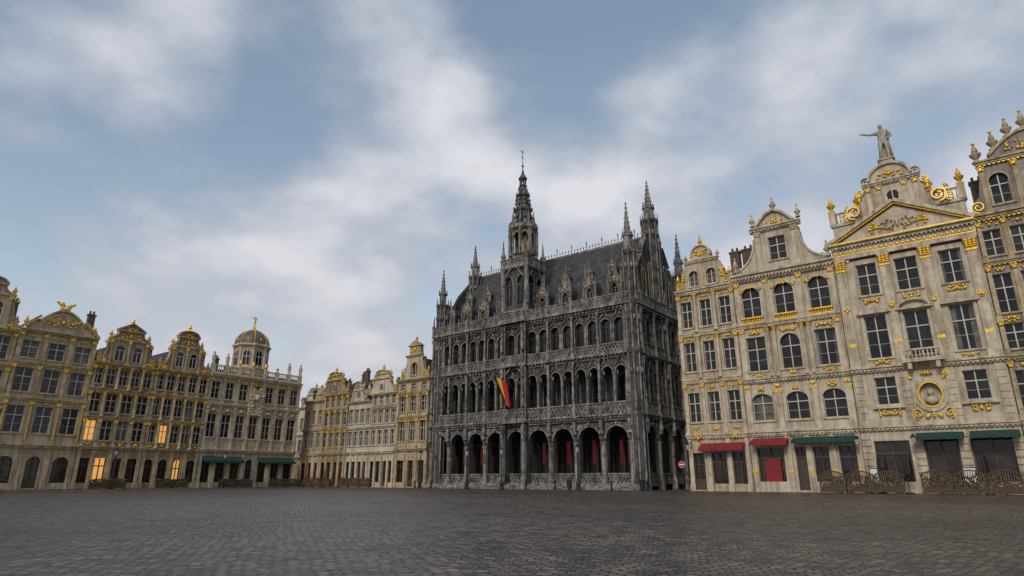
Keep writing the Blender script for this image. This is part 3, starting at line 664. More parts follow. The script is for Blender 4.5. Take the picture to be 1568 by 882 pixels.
def domed():
    b=Bld('domed_bakers_guild_house',Q,dL,dict(walls='cream',trim='trimc',roof='slate'))
    x0,x1=-14.9,0.0; b.body(x0,x1,13,15.6)
    shopfloor(b,x0,x1,4.7,7,3.9,1.35,'r',litp=.12,door=3); b.cornice(x0,x1,4.7,.5,.5,gold=True)
    floor(b,x0,x1,5.2,11.1,7,6.8,10.0,1.35,style='x',orn=0,cap='trim',sur=.15); b.cornice(x0,x1,11.1,.4,.35,gold=True)
    for i in range(7):
        c=x0+(x1-x0)*(i+.5)/7
        if i!=3:
            b.blob('ornament',c,-.1,10.6,.28,.2,.3); b.ring('trim',[(c+math.cos(PI-PI*k/8)*.7,10.15+math.sin(PI*k/8)*.3) for k in range(9)],.1,-.2,.0)
    c=-7.45
    floor(b,x0,x1,11.5,15.2,7,12.2,14.6,1.3,style='x',orn=1,sur=.13)
    b.cornice(x0,x1,15.2,.55,.55,gold=True)
    b.box('ornament',c-.8,c+.8,-.3,0,10.2,14.0); 
    for i in range(34): b.blob('gilding' if i%3==0 else 'ornament',c+(R.random()-.5)*2.4,-.35,10.2+R.random()*4,.13+.09*R.random(),.16,.18)
    b.blob('ornament',c,-.5,12.8,.4,.3,.5)
    b.box('trim',x0,x1,-.1,.3,15.75,15.9); b.balustrade(x0+.2,x1-.2,0,15.9,17.0,'trim',.3)
    for i in range(8):
        xx=x0+.25+(x1-x0-.5)*i/7; b.box('trim',xx-.25,xx+.25,-.1,.35,15.75,17.1)
        if i in (0,1,6,7): 
            b.lathe('ornament',xx,.12,[(.25,17.1),(.2,17.4),(.28,17.9),(.3,18.3),(.1,18.5),(.17,18.7),(.02,18.95)],8)
        else: b.urn('gilding',xx,.12,17.1,1.0)
    b.box('roof',x0+.3,x1-.3,.4,12.8,15.5,16.4)
    for xx in (x0+1.5,x0+4,x1-2.5): b.chimney(xx,7,16,19.0,.4)
    b.awning('green_awning',x0+.4,x0+6.1,4.2,1.2,.6); b.awning('green_awning',x1-6.1,x1-.4,4.2,1.2,.6)
    cx,cy=-6.9,4.0
    b.lathe('walls',cx,cy,[(2.9,16),(2.9,17.3)],8); b.lathe('trim',cx,cy,[(2.95,17.3),(3.1,17.5),(2.7,17.6)],8)
    b.lathe('walls',cx,cy,[(2.5,17.5),(2.5,20.9)],8); b.lathe('trim',cx,cy,[(2.55,20.8),(2.95,21.1),(2.95,21.3),(2.6,21.45)],8)
    for i in range(8):
        a=2*PI*i/8; nx,ny=math.cos(a),math.sin(a); tx,ty=-ny,nx; r=2.5*math.cos(PI/8)+.03
        o=Bld.outline(-.5,.5,18.1,20.3,'r'); 
        b.add('glass',[(cx+nx*r+tx*p,cy+ny*r+ty*p,z) for p,z in o],[tuple(range(len(o)))])
        n=len(o); 
        f=lambda p,z,d:(cx+nx*(r+d)+tx*p,cy+ny*(r+d)+ty*p,z)
        for j in range(n-1):
            (p,z),(p2,z2)=o[j],o[j+1]; k=1.22
            b.add('trim',[f(p,z,.08),f(p2,z2,.08),f(p2*k,z2+.1,.08),f(p*k,z+.1,.08)],[(0,1,2,3)])
        b.add('frames',[f(-.04,18.1,.03),f(.04,18.1,.03),f(.04,20.3,.03),f(-.04,20.3,.03)],[(0,1,2,3)])
        b.add('frames',[f(-.5,19.3,.035),f(.5,19.3,.035),f(.5,19.4,.035),f(-.5,19.4,.035)],[(0,1,2,3)])
        a2=a+PI/8; b.lathe('trim',cx+math.cos(a2)*2.5,cy+math.sin(a2)*2.5,[(.2,17.5),(.17,20.5),(.28,20.8)],8)
    dp=[(2.6*math.cos(t*PI/2*.93),21.4+2.5*math.sin(t*PI/2*.93)) for t in [i/8 for i in range(9)]]
    b.lathe('dome',cx,cy,dp,16)
    for i in range(8):
        a=PI/8+2*PI*i/8
        for j in range(16):
            t=j/16*.93*PI/2; b.blob('gilding',cx+math.cos(a)*2.62*math.cos(t),cy+math.sin(a)*2.62*math.cos(t),21.4+2.52*math.sin(t),.075,.075,.14)
        a=2*PI*i/8; b.blob('gilding',cx+math.cos(a)*2.4,cy+math.sin(a)*2.4,22.1,.16,.16,.22)
    b.lathe('gilding',cx,cy,[(.5,23.8),(.55,23.95),(.2,24.1),(.25,24.4),(.08,24.6)],10)
    b.done()
    human('dome_figure',b.root,cx,cy,24.6,1.7,'gold')
domed()

# =================================================================== MIDDLE ROW
NL=(PR,dN)
def gab_c1(b,x0,x1,H):
    c=(x0+x1)/2
    b.window(c-1.6,c+1.6,H,H+3.2,c-.6,c+.6,H+.6,H+2.4,'r',y=-.02,style='m'); b.box('walls',c-1.59,c+1.59,.3,.8,H,H+3.2)
    for sg in(-1,1):
        pts=[(c+sg*1.6,H),(c+sg*2.9,H),(c+sg*2.8,H+.7),(c+sg*2.0,H+1.3),(c+sg*1.6,H+2.6)]
        b.prism('walls',pts if sg>0 else pts[::-1],0,.5); b.volute('gilding',c+sg*2.2,-.05,H+.6,.38,sg); b.urn('gilding',c+sg*2.7,.2,H+.8,.9)
    b.cornice(c-1.7,c+1.7,H+3.2,.3,.3,gold=True)
    b.prism('walls',[(c-1.2,H+3.5),(c-1.1,H+4.8),(c+1.1,H+4.8),(c+1.2,H+3.5)],0,.5)
    b.prism('trim',[(c-1.4,H+4.8),(c,H+5.6),(c+1.4,H+4.8)],-.25,.6); b.orn('gilding',c,-.1,H+4.2,1.2,.6,8); b.urn('gilding',c,.2,H+5.5,.9)
    b.roofprism(x0+.2,x1-.2,H,H+3.3,.6,11.8)
house_L('gilded_corner_guild_house',-38.0,-31.7,[dict(z0=5.2,z1=9.6,n=3,za=6.2,zb=8.9,ww=1.2,orn=2),dict(z0=9.6,z1=13.0,n=3,za=10.3,zb=12.4,ww=1.15,orn=1),dict(z0=13.0,z1=14.8,n=3,za=13.3,zb=14.2,ww=.9,orn=0,pil=False)],
   gab_c1,dict(walls='cream',trim='trimo',roof='tile'),dict(n=3,ww=1.4),NL)
def bigroof():
    b=Bld('steep_roofed_house',PR,dN,dict(walls='tan',roof='tile'))
    b.box('walls',-37.5,-32,13,24,0,14); b.prismx('roof',[(13,14),(24,14),(18.5,22.4)],-38,-31.0); b.chimney(-33,18,20,23.6,.5); b.done()
bigroof()
def gab_small(peak,hw,cx=None,cap='seg',win=True):
    def g(b,x0,x1,H):
        c=cx if cx is not None else (x0+x1)/2
        scroll_gable(b,c-hw*1.5,c+hw*1.5,H,H+(peak-H)*.55,peak-.6,hw*.75,gold=True,cap=cap)
        b.prismx('roof',[(.5,H),(11.5,H),(6,H+3.0)],x0+.1,x1-.1)
        b.window(c-.6,c+.6,H+.2,H+1.9,c-.35,c+.35,H+.5,H+1.4,'r',y=-.1,dep=.07,style='t',sur=.08,sill=False)
        n=int((x1-x0)/1.9)
        for i in range(n):
            xx=x0+.8+i*1.9
            if abs(xx-c)>hw*1.6:
                b.box('walls',xx-.45,xx+.45,1.0,3.0,H+.2,H+1.5); b.prism('roof',[(xx-.6,H+1.5),(xx,H+2.1),(xx+.6,H+1.5)],.9,3.2)
                b.box('glass',xx-.3,xx+.3,.97,1.02,H+.5,H+1.3)
        for xx in (x0+.8,(x0+x1)/2+.6,x1-.8): b.chimney(xx,5+R.random()*2,H+2,H+3.3+R.random()*1.3,.3+.2*R.random())
    return g
house_L('white_town_house',-43.6,-38.1,[dict(z0=5.0,z1=8.6,n=4,za=5.9,zb=8.0,ww=.95,orn=0,pil=False),dict(z0=8.6,z1=11.4,n=4,za=9.0,zb=10.9,ww=.95,pil=False),dict(z0=11.4,z1=13.3,n=4,za=11.7,zb=12.9,ww=.8,pil=False)],
   gab_small(17.4,2.2,-41.6),dict(walls='white',trim='trimc',roof='tile'),dict(n=4,ww=1.1),NL)
house_L('white_terraced_house',-49.0,-43.7,[dict(z0=5.0,z1=8.6,n=4,za=5.9,zb=8.0,ww=.95,orn=0,pil=False),dict(z0=8.6,z1=12.5,n=4,za=9.2,zb=11.3,ww=.95,pil=False)],
   gab_small(15.6,1.2,-46.8,'tri'),dict(walls='white',trim='trimc',roof='tile',gilding='trimc'),dict(n=4,ww=1.0),NL)
house_L('scroll_gabled_stone_house',-55.2,-49.1,[dict(z0=5.0,z1=8.8,n=4,za=5.9,zb=8.0,ww=1.0,orn=1),dict(z0=8.8,z1=11.8,n=4,za=9.2,zb=11.2,ww=1.0),dict(z0=11.8,z1=14.0,n=4,za=12.0,zb=13.4,ww=.8,orn=0)],
   gab_small(18.2,2.4,-53.0),dict(walls='tan',trim='trimo',roof='tile'),dict(n=4,ww=1.1),NL)
house_L('plain_stone_house',-60.4,-55.3,[dict(z0=5.0,z1=8.8,n=3,za=5.9,zb=8.2,ww=.95,orn=0,pil=False),dict(z0=8.8,z1=13.4,n=3,za=9.6,zb=11.8,ww=.95,pil=False)],
   gab_small(15.2,.9,-56.4,'tri'),dict(walls='cream',trim='trimc',roof='tile',gilding='trimc'),dict(n=3,ww=1.1),NL)
P5=ptN(0,8.0)
house_L('pale_street_house',-75.5,-66.5,[dict(z0=5.0,z1=9.0,n=5,za=5.9,zb=8.0,ww=.9,orn=0,pil=False),dict(z0=9.0,z1=14.0,n=5,za=9.8,zb=12.0,ww=.9,pil=False)],
   gab_small(18.0,2.6,-69.5),dict(walls='white',trim='trimc',roof='slate',gilding='trimc'),dict(n=4,ww=1.1,litp=.7),(P5,dN))
house_L('far_street_house',-66.4,-58.0,[dict(z0=5.0,z1=9.0,n=5,za=5.9,zb=8.0,ww=.9,orn=0,pil=False),dict(z0=9.0,z1=13.0,n=5,za=9.8,zb=12.0,ww=.9,pil=False)],
   gab_small(15.0,1.6),dict(walls='grey',trim='trimc',roof='slate',gilding='trimc'),dict(n=4,ww=1.1),(ptN(0,14),dN))

# =================================================================== GOTHIC PALACE
def palace():
    b=Bld('gothic_town_palace',PR,dN,dict(walls='sooty',trim='sootyt',ornament='sootyt',roof='slate',gilding='dullgold',frames='sootyt',glass='glass',chimneys='sooty'))
    xl,xr=-31.0,0.0; D=16.0
    bays=[(-30.8,-27.6),(-27.6,-24.5),(-24.5,-21.4),(-21.4,-18.1),(-18.1,-14.9),(-14.9,-11.42),(-11.42,-7.95),(-7.95,-4.47),(-4.47,-1.0)]
    ends=((xl,-30.8),(-1.0,xr))
    def goth_bal(B,x0,x1,y,z0,z1):
        B.box('trim',x0,x1,y,y+.18,z0,z0+.14); B.box('trim',x0,x1,y-.04,y+.22,z1-.14,z1)
        n=max(2,int((x1-x0)/.42)); s=(x1-x0)/n
        for i in range(n):
            xx=x0+(i+.5)*s
            B.prism('trim',[(xx-s*.5,z0+.14),(xx+s*.5-.1,z1-.14),(xx+s*.5,z1-.14),(xx-s*.5+.1,z0+.14)],y+.04,y+.14)
            B.prism('trim',[(xx+s*.5-.1,z0+.14),(xx-s*.5,z1-.14),(xx-s*.5+.1,z1-.14),(xx+s*.5,z0+.14)],y+.045,y+.135)
            B.box('trim',xx-s*.5-.03,xx-s*.5+.03,y+.03,y+.16,z0+.14,z1-.14)
    def arcade(B,a,c,lvl,y=0):
        m=(a+c)/2; w=c-a
        if lvl==0:
            B.cell(a,c,.6,7.3,m-w/2+.38,m+w/2-.38,.62,6.7,'r',y=y,dep=.7,close=True)
            o=Bld.outline(m-w/2+.38,m+w/2-.38,.6,6.7,'r'); B.ring('trim',o[1:-1],.2,y-.16,y+.02); B.ring('ornament',[(x,z+.3) for x,z in o[3:-3]],.08,y-.22,y+.02)
            for i in range(3,9):
                x,z=o[i]; B.blob('ornament',x+(x-m)*.18,y-.18,z+.28,.11,.1,.13)
            B.blob('ornament',m,y-.2,6.95,.18,.15,.3)
            for sg in (-1,1): B.orn('ornament',m+sg*(w/2-.5),y-.08,6.7,.5,.7,5,.08)
            goth_bal(B,m-w/2+.38,m+w/2-.38,y+.1,.62,1.75)
        elif lvl==1:
            for q in (0,1):
                p0=a+q*w/2; B.cell(p0,p0+w/2,8.0,14.2,p0+.22,p0+w/2-.22,8.1,13.3,'r',y=y,dep=.5,close=True)
                o=Bld.outline(p0+.22,p0+w/2-.22,9.0,13.3,'r'); B.ring('trim',o[1:-1],.12,y-.1,y+.02)
                for sg in (-1,1): B.blob('trim',p0+w/4+sg*(w/4-.3),y+.2,12.6,.12,.1,.3)
            B.lathe('trim',m,y-.05,[(.2,8.0),(.14,9.8),(.13,12.2),(.24,12.6)],8)
            goth_bal(B,a+.1,c-.1,y-.35,7.9,9.3)
            for q in (.25,.75):
                mx=a+w*q; B.ring('trim',[(mx-.6,13.35),(mx-.3,13.75),(mx,14.6)],.1,y-.2,y+.02); B.ring('trim',[(mx,14.6),(mx+.3,13.75),(mx+.6,13.35)],.1,y-.2,y+.02); B.blob('ornament',mx,y-.2,14.7,.14)
        else:
            for q in (0,1):
                p0=a+q*w/2; B.window(p0,p0+w/2,14.9,19.6,p0+.25,p0+w/2-.25,15.7,18.8,'r',y=y,dep=.4,style='t',sur=.12,sill=False,framep='darkframes',glass='glass')
            B.lathe('trim',m,y-.05,[(.15,15.2),(.11,15.8),(.11,18.0),(.2,18.3)],8)
            goth_bal(B,a+.1,c-.1,y-.35,14.75,15.9)
            for q in (.25,.75):
                mx=a+w*q; B.ring('trim',[(mx-.6,18.9),(mx-.25,19.2),(mx,19.9)],.09,y-.2,y+.02); B.ring('trim',[(mx,19.9),(mx+.25,19.2),(mx+.6,18.9)],.09,y-.2,y+.02)
    def pier(B,x,y=0,w=.42):
        B.lathe('trim',x,y-.05,[(.4,.0),(.4,1.0),(.3,1.15),(.26,1.4),(.25,4.6),(.34,4.9),(.38,5.1)],8)
        B.box('walls',x-w/2,x+w/2,y-.28,y+.1,5.1,8)
        B.box('ornament',x-.26,x+.26,y-.55,y-.25,5.9,6.2)
        B.lathe('ornament',x,y-.45,[(.16,6.2),(.22,6.6),(.2,7.2),(.08,7.4),(.12,7.6),(.02,7.75)],7)
        B.lathe('trim',x,y-.38,[(.3,7.7),(.34,7.9),(.24,8.1),(.2,9.6),(.28,9.8),(.17,10.0),(.16,13.6),(.3,14.2)],8)
        B.lathe('trim',x,y-.38,[(.3,14.5),(.32,14.8),(.22,15.1),(.2,16.3),(.26,16.5),(.15,16.7),(.14,19.0),(.3,19.7)],8)
        B.pinnacle(x,y-.42,9.5,1.6,.17,'ornament',crock=2,n=4); B.pinnacle(x,y-.42,16.0,1.5,.16,'ornament',crock=2,n=4)
    def bands(B,x0,x1,y=0):
        B.box('trim',x0,x1,y-.25,y+.7,7.3,7.5); B.box('walls',x0,x1,y-.4,y+.7,7.5,7.8); B.box('trim',x0,x1,y-.55,y+.72,7.8,8.0)
        B.box('trim',x0,x1,y-.2,y+.5,14.2,14.4); B.box('trim',x0,x1,y-.5,y+.52,14.55,14.78); B.box('walls',x0,x1,y-.15,y+.5,14.4,14.9)
        B.box('trim',x0,x1,y-.25,y+.4,19.6,19.8); B.box('walls',x0,x1,y-.4,y+.4,19.8,20.1); B.box('trim',x0,x1,y-.65,y+.5,20.1,20.35)
        n=int((x1-x0)/.5)
        for i in range(n):
            xx=x0+(i+.5)*(x1-x0)/n
            B.blob('ornament',xx,y-.45,19.85,.13,.14,.18); B.blob('ornament',xx,y-.42,14.45,.1,.1,.14); B.blob('ornament',xx,y-.4,7.6,.12,.1,.15)
    def side(B,bays,x0,x1,y=0):
        for i,(a,c) in enumerate(bays):
            for l in (0,1,2): arcade(B,a,c,l,y)
        E=sorted(set([q for bb in bays for q in bb]))
        for e in E: pier(B,e,y)
        bands(B,x0,x1,y)
        goth_bal(B,x0,x1,y-.55,20.35,21.5)
        for e in E: B.pinnacle(e,y-.45,20.3,2.9,.22,'ornament',crock=3,n=4)
        for a,c in bays: B.pinnacle((a+c)/2,y-.45,20.9,1.3,.13,'ornament',crock=2,n=4)
    side(b,bays,xl,xr)
    for a,c in ends:
        b.box('walls',a,c,0,.7,.0,7.3); b.box('walls',a,c,.004,.5,8,14.2); b.box('walls',a,c,.004,.5,14.9,19.6)
    b.box('trim',xl-.1,xr+.1,-1.2,.8,.0,.2); b.box('trim',xl-.05,xr+.05,-.8,.8,.2,.4); b.box('trim',xl,xr,-.5,4,.4,.6)
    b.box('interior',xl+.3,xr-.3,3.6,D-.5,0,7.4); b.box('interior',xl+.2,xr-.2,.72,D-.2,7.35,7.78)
    b.box('walls',xl+.3,xr-.3,2.6,D-.5,7.8,14.3); b.box('interior',xl+.2,xr-.2,.52,D-.2,14.25,14.7); b.box('walls',xl+.3,xr-.3,.42,D-.3,14.7,20.2)
    for a,c in bays:
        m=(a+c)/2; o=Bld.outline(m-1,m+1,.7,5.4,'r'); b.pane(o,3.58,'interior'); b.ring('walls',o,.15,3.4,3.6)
        o=Bld.outline(m-.9,m+.9,8.4,12.8,'r'); b.pane(o,2.58,'glass'); b.ring('trim',o,.15,2.45,2.6); b.box('trim',m-.06,m+.06,2.5,2.58,8.4,12.7)
        if not (a==-18.1):
            for (s0,s1) in ((-.8,-.35),(.2,.95)):
                n=9; V=[];F=[]
                for i in range(n+1):
                    xx=m+s0+(s1-s0)*i/n; yy=1.9+.09*math.sin(i*2.1)
                    V+=[(xx,yy,5.4),(xx,yy,2.8+.05*math.sin(i*2.3))]
                    if i: F.append((2*i-2,2*i,2*i+1,2*i-1))
                b.add('drapes',V,F)
    for x in (-18.1,-14.9):
        b.box('walls',x-.42,x+.42,-.75,.1,0,5.6); b.box('walls',x-.38,x+.38,-.7,.1,5.6,20.3)
        b.lathe('trim',x,-.8,[(.36,0),(.36,1.2),(.24,1.4),(.22,5.4),(.34,5.8)],8)
        for z,h in ((5.8,2.6),(9.5,3.0),(13.2,2.6),(16.5,3.2)):
            b.pinnacle(x,-.85,z,h,.24,'ornament',crock=3,n=4)
        for sg in (-.3,.3): b.lathe('trim',x+sg,-.72,[(.08,8),(.08,20)],6)
    b.box('trim',-18.6,-14.4,-1.0,.0,7.6,8.0); goth_bal(b,-18.3,-14.7,-.95,8.0,9.3)
    b.ring('trim',[(-18.0,13.4),(-17.2,14.1),(-16.5,15.6)],.18,-.6,-.1); b.ring('trim',[(-16.5,15.6),(-15.8,14.1),(-15.0,13.4)],.18,-.6,-.1)
    b.box('trim',-18.6,-14.4,-1.0,.0,14.5,14.8); goth_bal(b,-18.3,-14.7,-.95,14.8,15.9)
    b.box('trim',-18.6,-14.4,-1.1,.5,20.1,20.5); goth_bal(b,-18.4,-14.6,-1.05,20.5,21.6)
    cx,cy,hw=-16.5,1.6,1.9
    b.box('walls',cx-hw+.3,cx+hw-.3,cy-hw+.3,cy+hw-.3,20.2,28)
    def faces(fn):
        for k in range(4):
            a=k*PI/2; ca,sa=math.cos(a),math.sin(a)
            def T(px,py,z,ca=ca,sa=sa): return (cx+px*ca-py*sa,cy+px*sa+py*ca,z)
            fn(T)
    class Proxy:
        def __init__(s,T): s.T=T
        def __getattr__(s,n):
            f=getattr(Bld,n)
            return (lambda *a,**k: f(s,*a,**k)) if callable(f) and n not in('outline',) else f
        def add(s,part,vs,fs): b.add(part,[s.T(*v) for v in vs],fs)
        def outline(s,*a): return Bld.outline(*a)
    def stage(T):
        p=Proxy(T)
        for q in (-1,0):
            x0=q*hw*1.0; 
            p.window(x0,x0+hw,20.4,27.6,x0+.3,x0+hw-.3,22.6,26.6,'p',y=-hw,dep=.25,style='t',sur=.13,sill=False,framep='frames',glass='glass')
        p.ring('trim',[(-1.5,26.2),(-.7,27.2),(0,29.0)],.14,-hw-.25,-hw+.02); p.ring('trim',[(0,29.0),(.7,27.2),(1.5,26.2)],.14,-hw-.25,-hw+.02)
        p.box('trim',-hw-.1,hw+.1,-hw-.15,-hw+.1,21.7,21.95); p.box('trim',-hw-.25,hw+.25,-hw-.35,-hw+.1,27.6,28.0)
        goth_bal(p,-hw-.2,hw+.2,-hw-.35,28.0,29.0)
        p.blob('ornament',0,-hw-.2,29.1,.2,.2,.3)
        for i in range(7): p.blob('ornament',-1.5+i*.5,-hw-.2,27.5,.14,.12,.16)
    faces(stage)
    for sx in(-1,1):
        for sy in(-1,1):
            x,y=cx+sx*hw,cy+sy*hw
            b.lathe('trim',x,y,[(.36,20.3),(.36,23.8),(.3,24),(.3,27.4),(.42,27.8),(.42,28.1)],8)
            b.pinnacle(x,y,28.0,3.8,.28,'ornament',crock=4); b.pinnacle(x+sx*.3,y+sy*.3,22.5,2.4,.18,'ornament',crock=3,n=4)
    b.lathe('walls',cx,cy,[(1.8,27.9),(1.8,29.6),(1.9,29.7),(1.6,29.9)],8)
    for i in range(8):
        a=PI/8+i*PI/4; ux,uy=math.cos(a),math.sin(a)
        b.lathe('trim',cx+ux*1.6,cy+uy*1.6,[(.24,29.5),(.18,29.9),(.18,33.0),(.3,33.4)],6)
        b.pinnacle(cx+ux*1.95,cy+uy*1.95,29.5,4.8,.15,'ornament',base=.7,crock=2,n=4)
        a2=i*PI/4; vx,vy=math.cos(a2),math.sin(a2); tx,ty=-vy,vx; r=1.6*math.cos(PI/8)
        o=Bld.outline(-.45,.45,29.8,32.9,'p')[1:-1]
        for j in range(len(o)-1):
            (p,z),(p2,z2)=o[j],o[j+1]
            b.add('trim',[(cx+vx*r+tx*p,cy+vy*r+ty*p,z),(cx+vx*r+tx*p2,cy+vy*r+ty*p2,z2),(cx+vx*r+tx*p2,cy+vy*r+ty*p2,33.4),(cx+vx*r+tx*p,cy+vy*r+ty*p,33.4)],[(0,1,2,3)])
        b.blob('gilding',cx+vx*1.5,cy+vy*1.5,33.0,.14,.14,.2); b.blob('ornament',cx+vx*1.8,cy+vy*1.8,34.1,.26,.26,.5)
    b.lathe('gilding',cx,cy,[(.3,29.6),(.3,33)],8)
    b.lathe('trim',cx,cy,[(1.7,33.2),(2.1,33.5),(2.1,33.8),(1.6,34.2)],8)
    b.lathe('walls',cx,cy,[(1.6,34.0),(1.35,35.0),(1.1,36.2),(1.3,36.3),(1.3,36.6),(.95,36.9),(.85,38.4),(1.05,38.6),(.68,38.9),(.46,40.0),(.6,40.1),(.52,40.3)],8)
    for k,(z,r,nn) in enumerate(((34.5,1.55,8),(35.3,1.35,8),(36.7,1.25,8),(37.4,1.0,8),(38.0,.95,8),(38.9,.85,8),(39.6,.6,6))):
        for i in range(nn):
            a=i*2*PI/nn; b.blob('ornament',cx+math.cos(a)*r,cy+math.sin(a)*r,z,.16,.16,.3)
    for i in range(8):
        a=PI/8+i*PI/4; b.pinnacle(cx+math.cos(a)*1.5,cy+math.sin(a)*1.5,34.0,2.2,.13,'ornament',crock=2,n=4)
        b.lathe('trim',cx+math.cos(a)*.42,cy+math.sin(a)*.42,[(.07,40.2),(.07,41.2)],4)
    b.lathe('walls',cx,cy,[(.58,41.15),(.65,41.3),(.48,41.6),(.24,42.0),(.12,42.6),(.05,42.9)],8)
    b.lathe('iron',cx,cy,[(.06,42.8),(.04,45.6)],6); b.blob('iron',cx,cy,43.3,.18)
    b.box('gilding',cx-.03,cx+.03,cy-.4,cy+.4,44.6,44.65); b.blob('gilding',cx,cy,45.6,.14,.14,.35); b.blob('gilding',cx-.2,cy,45.8,.25,.05,.08)
    b.prismx('roof',[(.9,20.3),(D-.9,20.3),(D/2,31.0)],xl+.9,xr-.9)
    for i in range(60):
        xx=xl+1.2+i*(xr-xl-2.4)/59
        b.lathe('ornament',xx,D/2,[(.03,31),(.03,31.45),(.1,31.6),(.01,31.85)],4)
        if i%5==0: b.lathe('ornament',xx,D/2,[(.06,31),(.05,32.0),(.12,32.1),(.01,32.6)],4)
    b.box('ornament',xl+1,xr-1,D/2-.06,D/2+.06,30.95,31.2)
    def dormer(x,z,w,h,ybase):
        y=ybase
        p=Proxy(lambda px,py,pz:(x+px,y+py,pz))
        p.window(-w,w,z,z+h,-w*.55,w*.55,z+.4,z+h-.15,'p',y=0,dep=.2,style='t',sur=.1,sill=False,glass='glass')
        p.box('walls',-w+.01,w-.01,.21,3.2,z,z+h)
        p.prism('roof',[(-w,z+h),(0,z+h+w*1.3),(w,z+h)],.1,3.6)
        p.prism('trim',[(-w,z+h),(0,z+h+w*1.7),(w,z+h)],-.05,.12)
        p.ring('trim',[(-w-.1,z+h-.1),(0,z+h+w*1.8)],.12,-.15,.16); p.ring('trim',[(0,z+h+w*1.8),(w+.1,z+h-.1)],.12,-.15,.16)
        for i in range(4):
            t=(i+.5)/4
            for sg in (-1,1): p.blob('ornament',sg*(w+.15)*(1-t),0,z+h+w*1.8*t+.12,.11)
        p.orn('gilding',0,-.1,z+h+w*.5,w*.8,w*.6,4,.05)
        p.pinnacle(0,0,z+h+w*1.7,1.0,.1,'ornament',crock=1,n=4)
        for sg in(-1,1): p.pinnacle(sg*(w+.05),0,z,h+1.3,.14,'ornament',base=.6,crock=2,n=4)
    for i,(a,c) in enumerate(bays):
        if i==4: continue
        dormer((a+c)/2,21.0,.8,2.5,1.15)
    for x in (-28,-24.6,-21.4,-11.3,-7.8,-4.4): dormer(x,25.2,.45,1.1,3.9)
    def turret(x,y,zt,r,zs,z0=0.0):
        b.lathe('walls',x,y,[(r,z0),(r,7.4),(r*1.08,7.6),(r*1.08,7.9),(r*.95,8.1),(r*.95,14.3),(r*1.08,14.5),(r*1.08,14.9),(r*.92,15.1),(r*.92,19.7),(r*1.12,20.1),(r*1.12,20.5),(r*.85,20.8)],8)
        b.lathe('walls',x,y,[(r*.85,20.7),(r*.85,zs-.3),(r*1.1,zs),(r*1.1,zs+.3),(r*.6,zs+.5)],8)
        for i in range(8):
            a=PI/8+i*PI/4
            b.lathe('trim',x+math.cos(a)*r*.95,y+math.sin(a)*r*.95,[(.1,z0),(.1,zs)],5)
            b.pinnacle(x+math.cos(a)*r,y+math.sin(a)*r,zs-.4,1.6,.1,'ornament',crock=1,n=4)
            for z in (12.5,18.5,zs-1.6):
                a3=i*PI/4; b.blob('ornament',x+math.cos(a3)*r*.95,y+math.sin(a3)*r*.95,z,.16,.16,.4)
        b.pinnacle(x,y,zs+.3,zt-zs-.3,r*.6,'ornament',base=.3,crock=6)
    turret(-.35,.35,32.9,.9,26.2); turret(-30.0,.35,30.4,.85,24.6)
    turret(-.5,D-.6,33.6,.9,27.0); turret(-30.5,D-.6,33.0,.85,26.5)
    turret(-.6,7.2,38.4,1.05,32.4,7); turret(-29.6,6.8,36.0,.95,30.5,7)
    def TS(px,py,pz): return (xr-py,px,pz)
    s=Proxy(TS)
    sb=[(1.0,4.4),(4.4,7.9),(7.9,11.4),(11.4,15.0)]
    side(s,sb,0.02,D-.02)
    s.box('walls',0,1.0,.005,.5,0,19.6); s.box('walls',15,D,.005,.5,0,19.6)
    for a,c in sb: s.box('walls',a+.3,c-.3,.45,.6,0,2.6); s.pane(Bld.outline(a+.4,c-.4,2.6,6.7,'r'),.5,'glass')
    for a,c in sb: s.box('glass',a+.2,c-.2,.46,.5,8.1,13.6)
    gp=[(1.2,20.3),(D-1.2,20.3),(D-1.2,22.0),(D-2.4,22.0),(D-2.4,24.5),(D-4,24.5),(D-4,27.2),(D-5.6,27.2),(D-5.6,29.8),(D/2+.9,29.8),(D/2+.7,31.5),(D/2-.7,31.5),(D/2-.9,29.8),(5.6,29.8),(5.6,27.2),(4,27.2),(4,24.5),(2.4,24.5),(2.4,22),(1.2,22)]
    s.prism('walls',gp,.5,1.0)
    for q in range(5):
        xx=4.2+q*1.9; zt=25.5+2.6*(1-abs(q-2)/2)
        s.window(xx-.7,xx+.7,20.9,zt+.4,xx-.5,xx+.5,21.6,zt,'p',y=.44,dep=.05,style='m',sur=.08,surpart='gilding',sill=False,glass='glass')
    s.orn('gilding',D/2,.4,29.0,1.6,1.4,10,.08); s.orn('ornament',D/2,.4,28.6,4,1.4,14,.08)
    for px,pz in ((1.2,22),(2.6,24.5),(4.2,27.2),(5.8,29.8),(D-1.2,22),(D-2.6,24.5),(D-4.2,27.2),(D-5.8,29.8)): s.pinnacle(px,.7,pz,2.0,.2,'ornament',crock=3,n=4)
    s.pinnacle(D/2,.7,31.5,2.2,.22,'ornament',crock=3)
    for sd_ in ((1.2,22,2.4,24.5),(2.4,24.5,4,27.2),(4,27.2,5.6,29.8)):
        a,z,c,z2=sd_; s.ring('trim',[(a,z+.3),(c,z2+.1)],.12,.4,1.05); s.ring('trim',[(D-c,z2+.1),(D-a,z+.3)],.12,.4,1.05)
    b.box('walls',xl,xl+.6,.5,D-.01,0,20.2)
    gp=[(1.2,20.3),(D-1.2,20.3),(D-2.4,24.5),(D-4,27.2),(D/2,31.5),(4,27.2),(2.4,24.5)]
    b.prismx('walls',gp,xl+.5,xl+1.0)
    b.box('walls',xl+.01,xr-.01,D-.4,D,0,20.19)
    b.done(); return b
pal=palace()

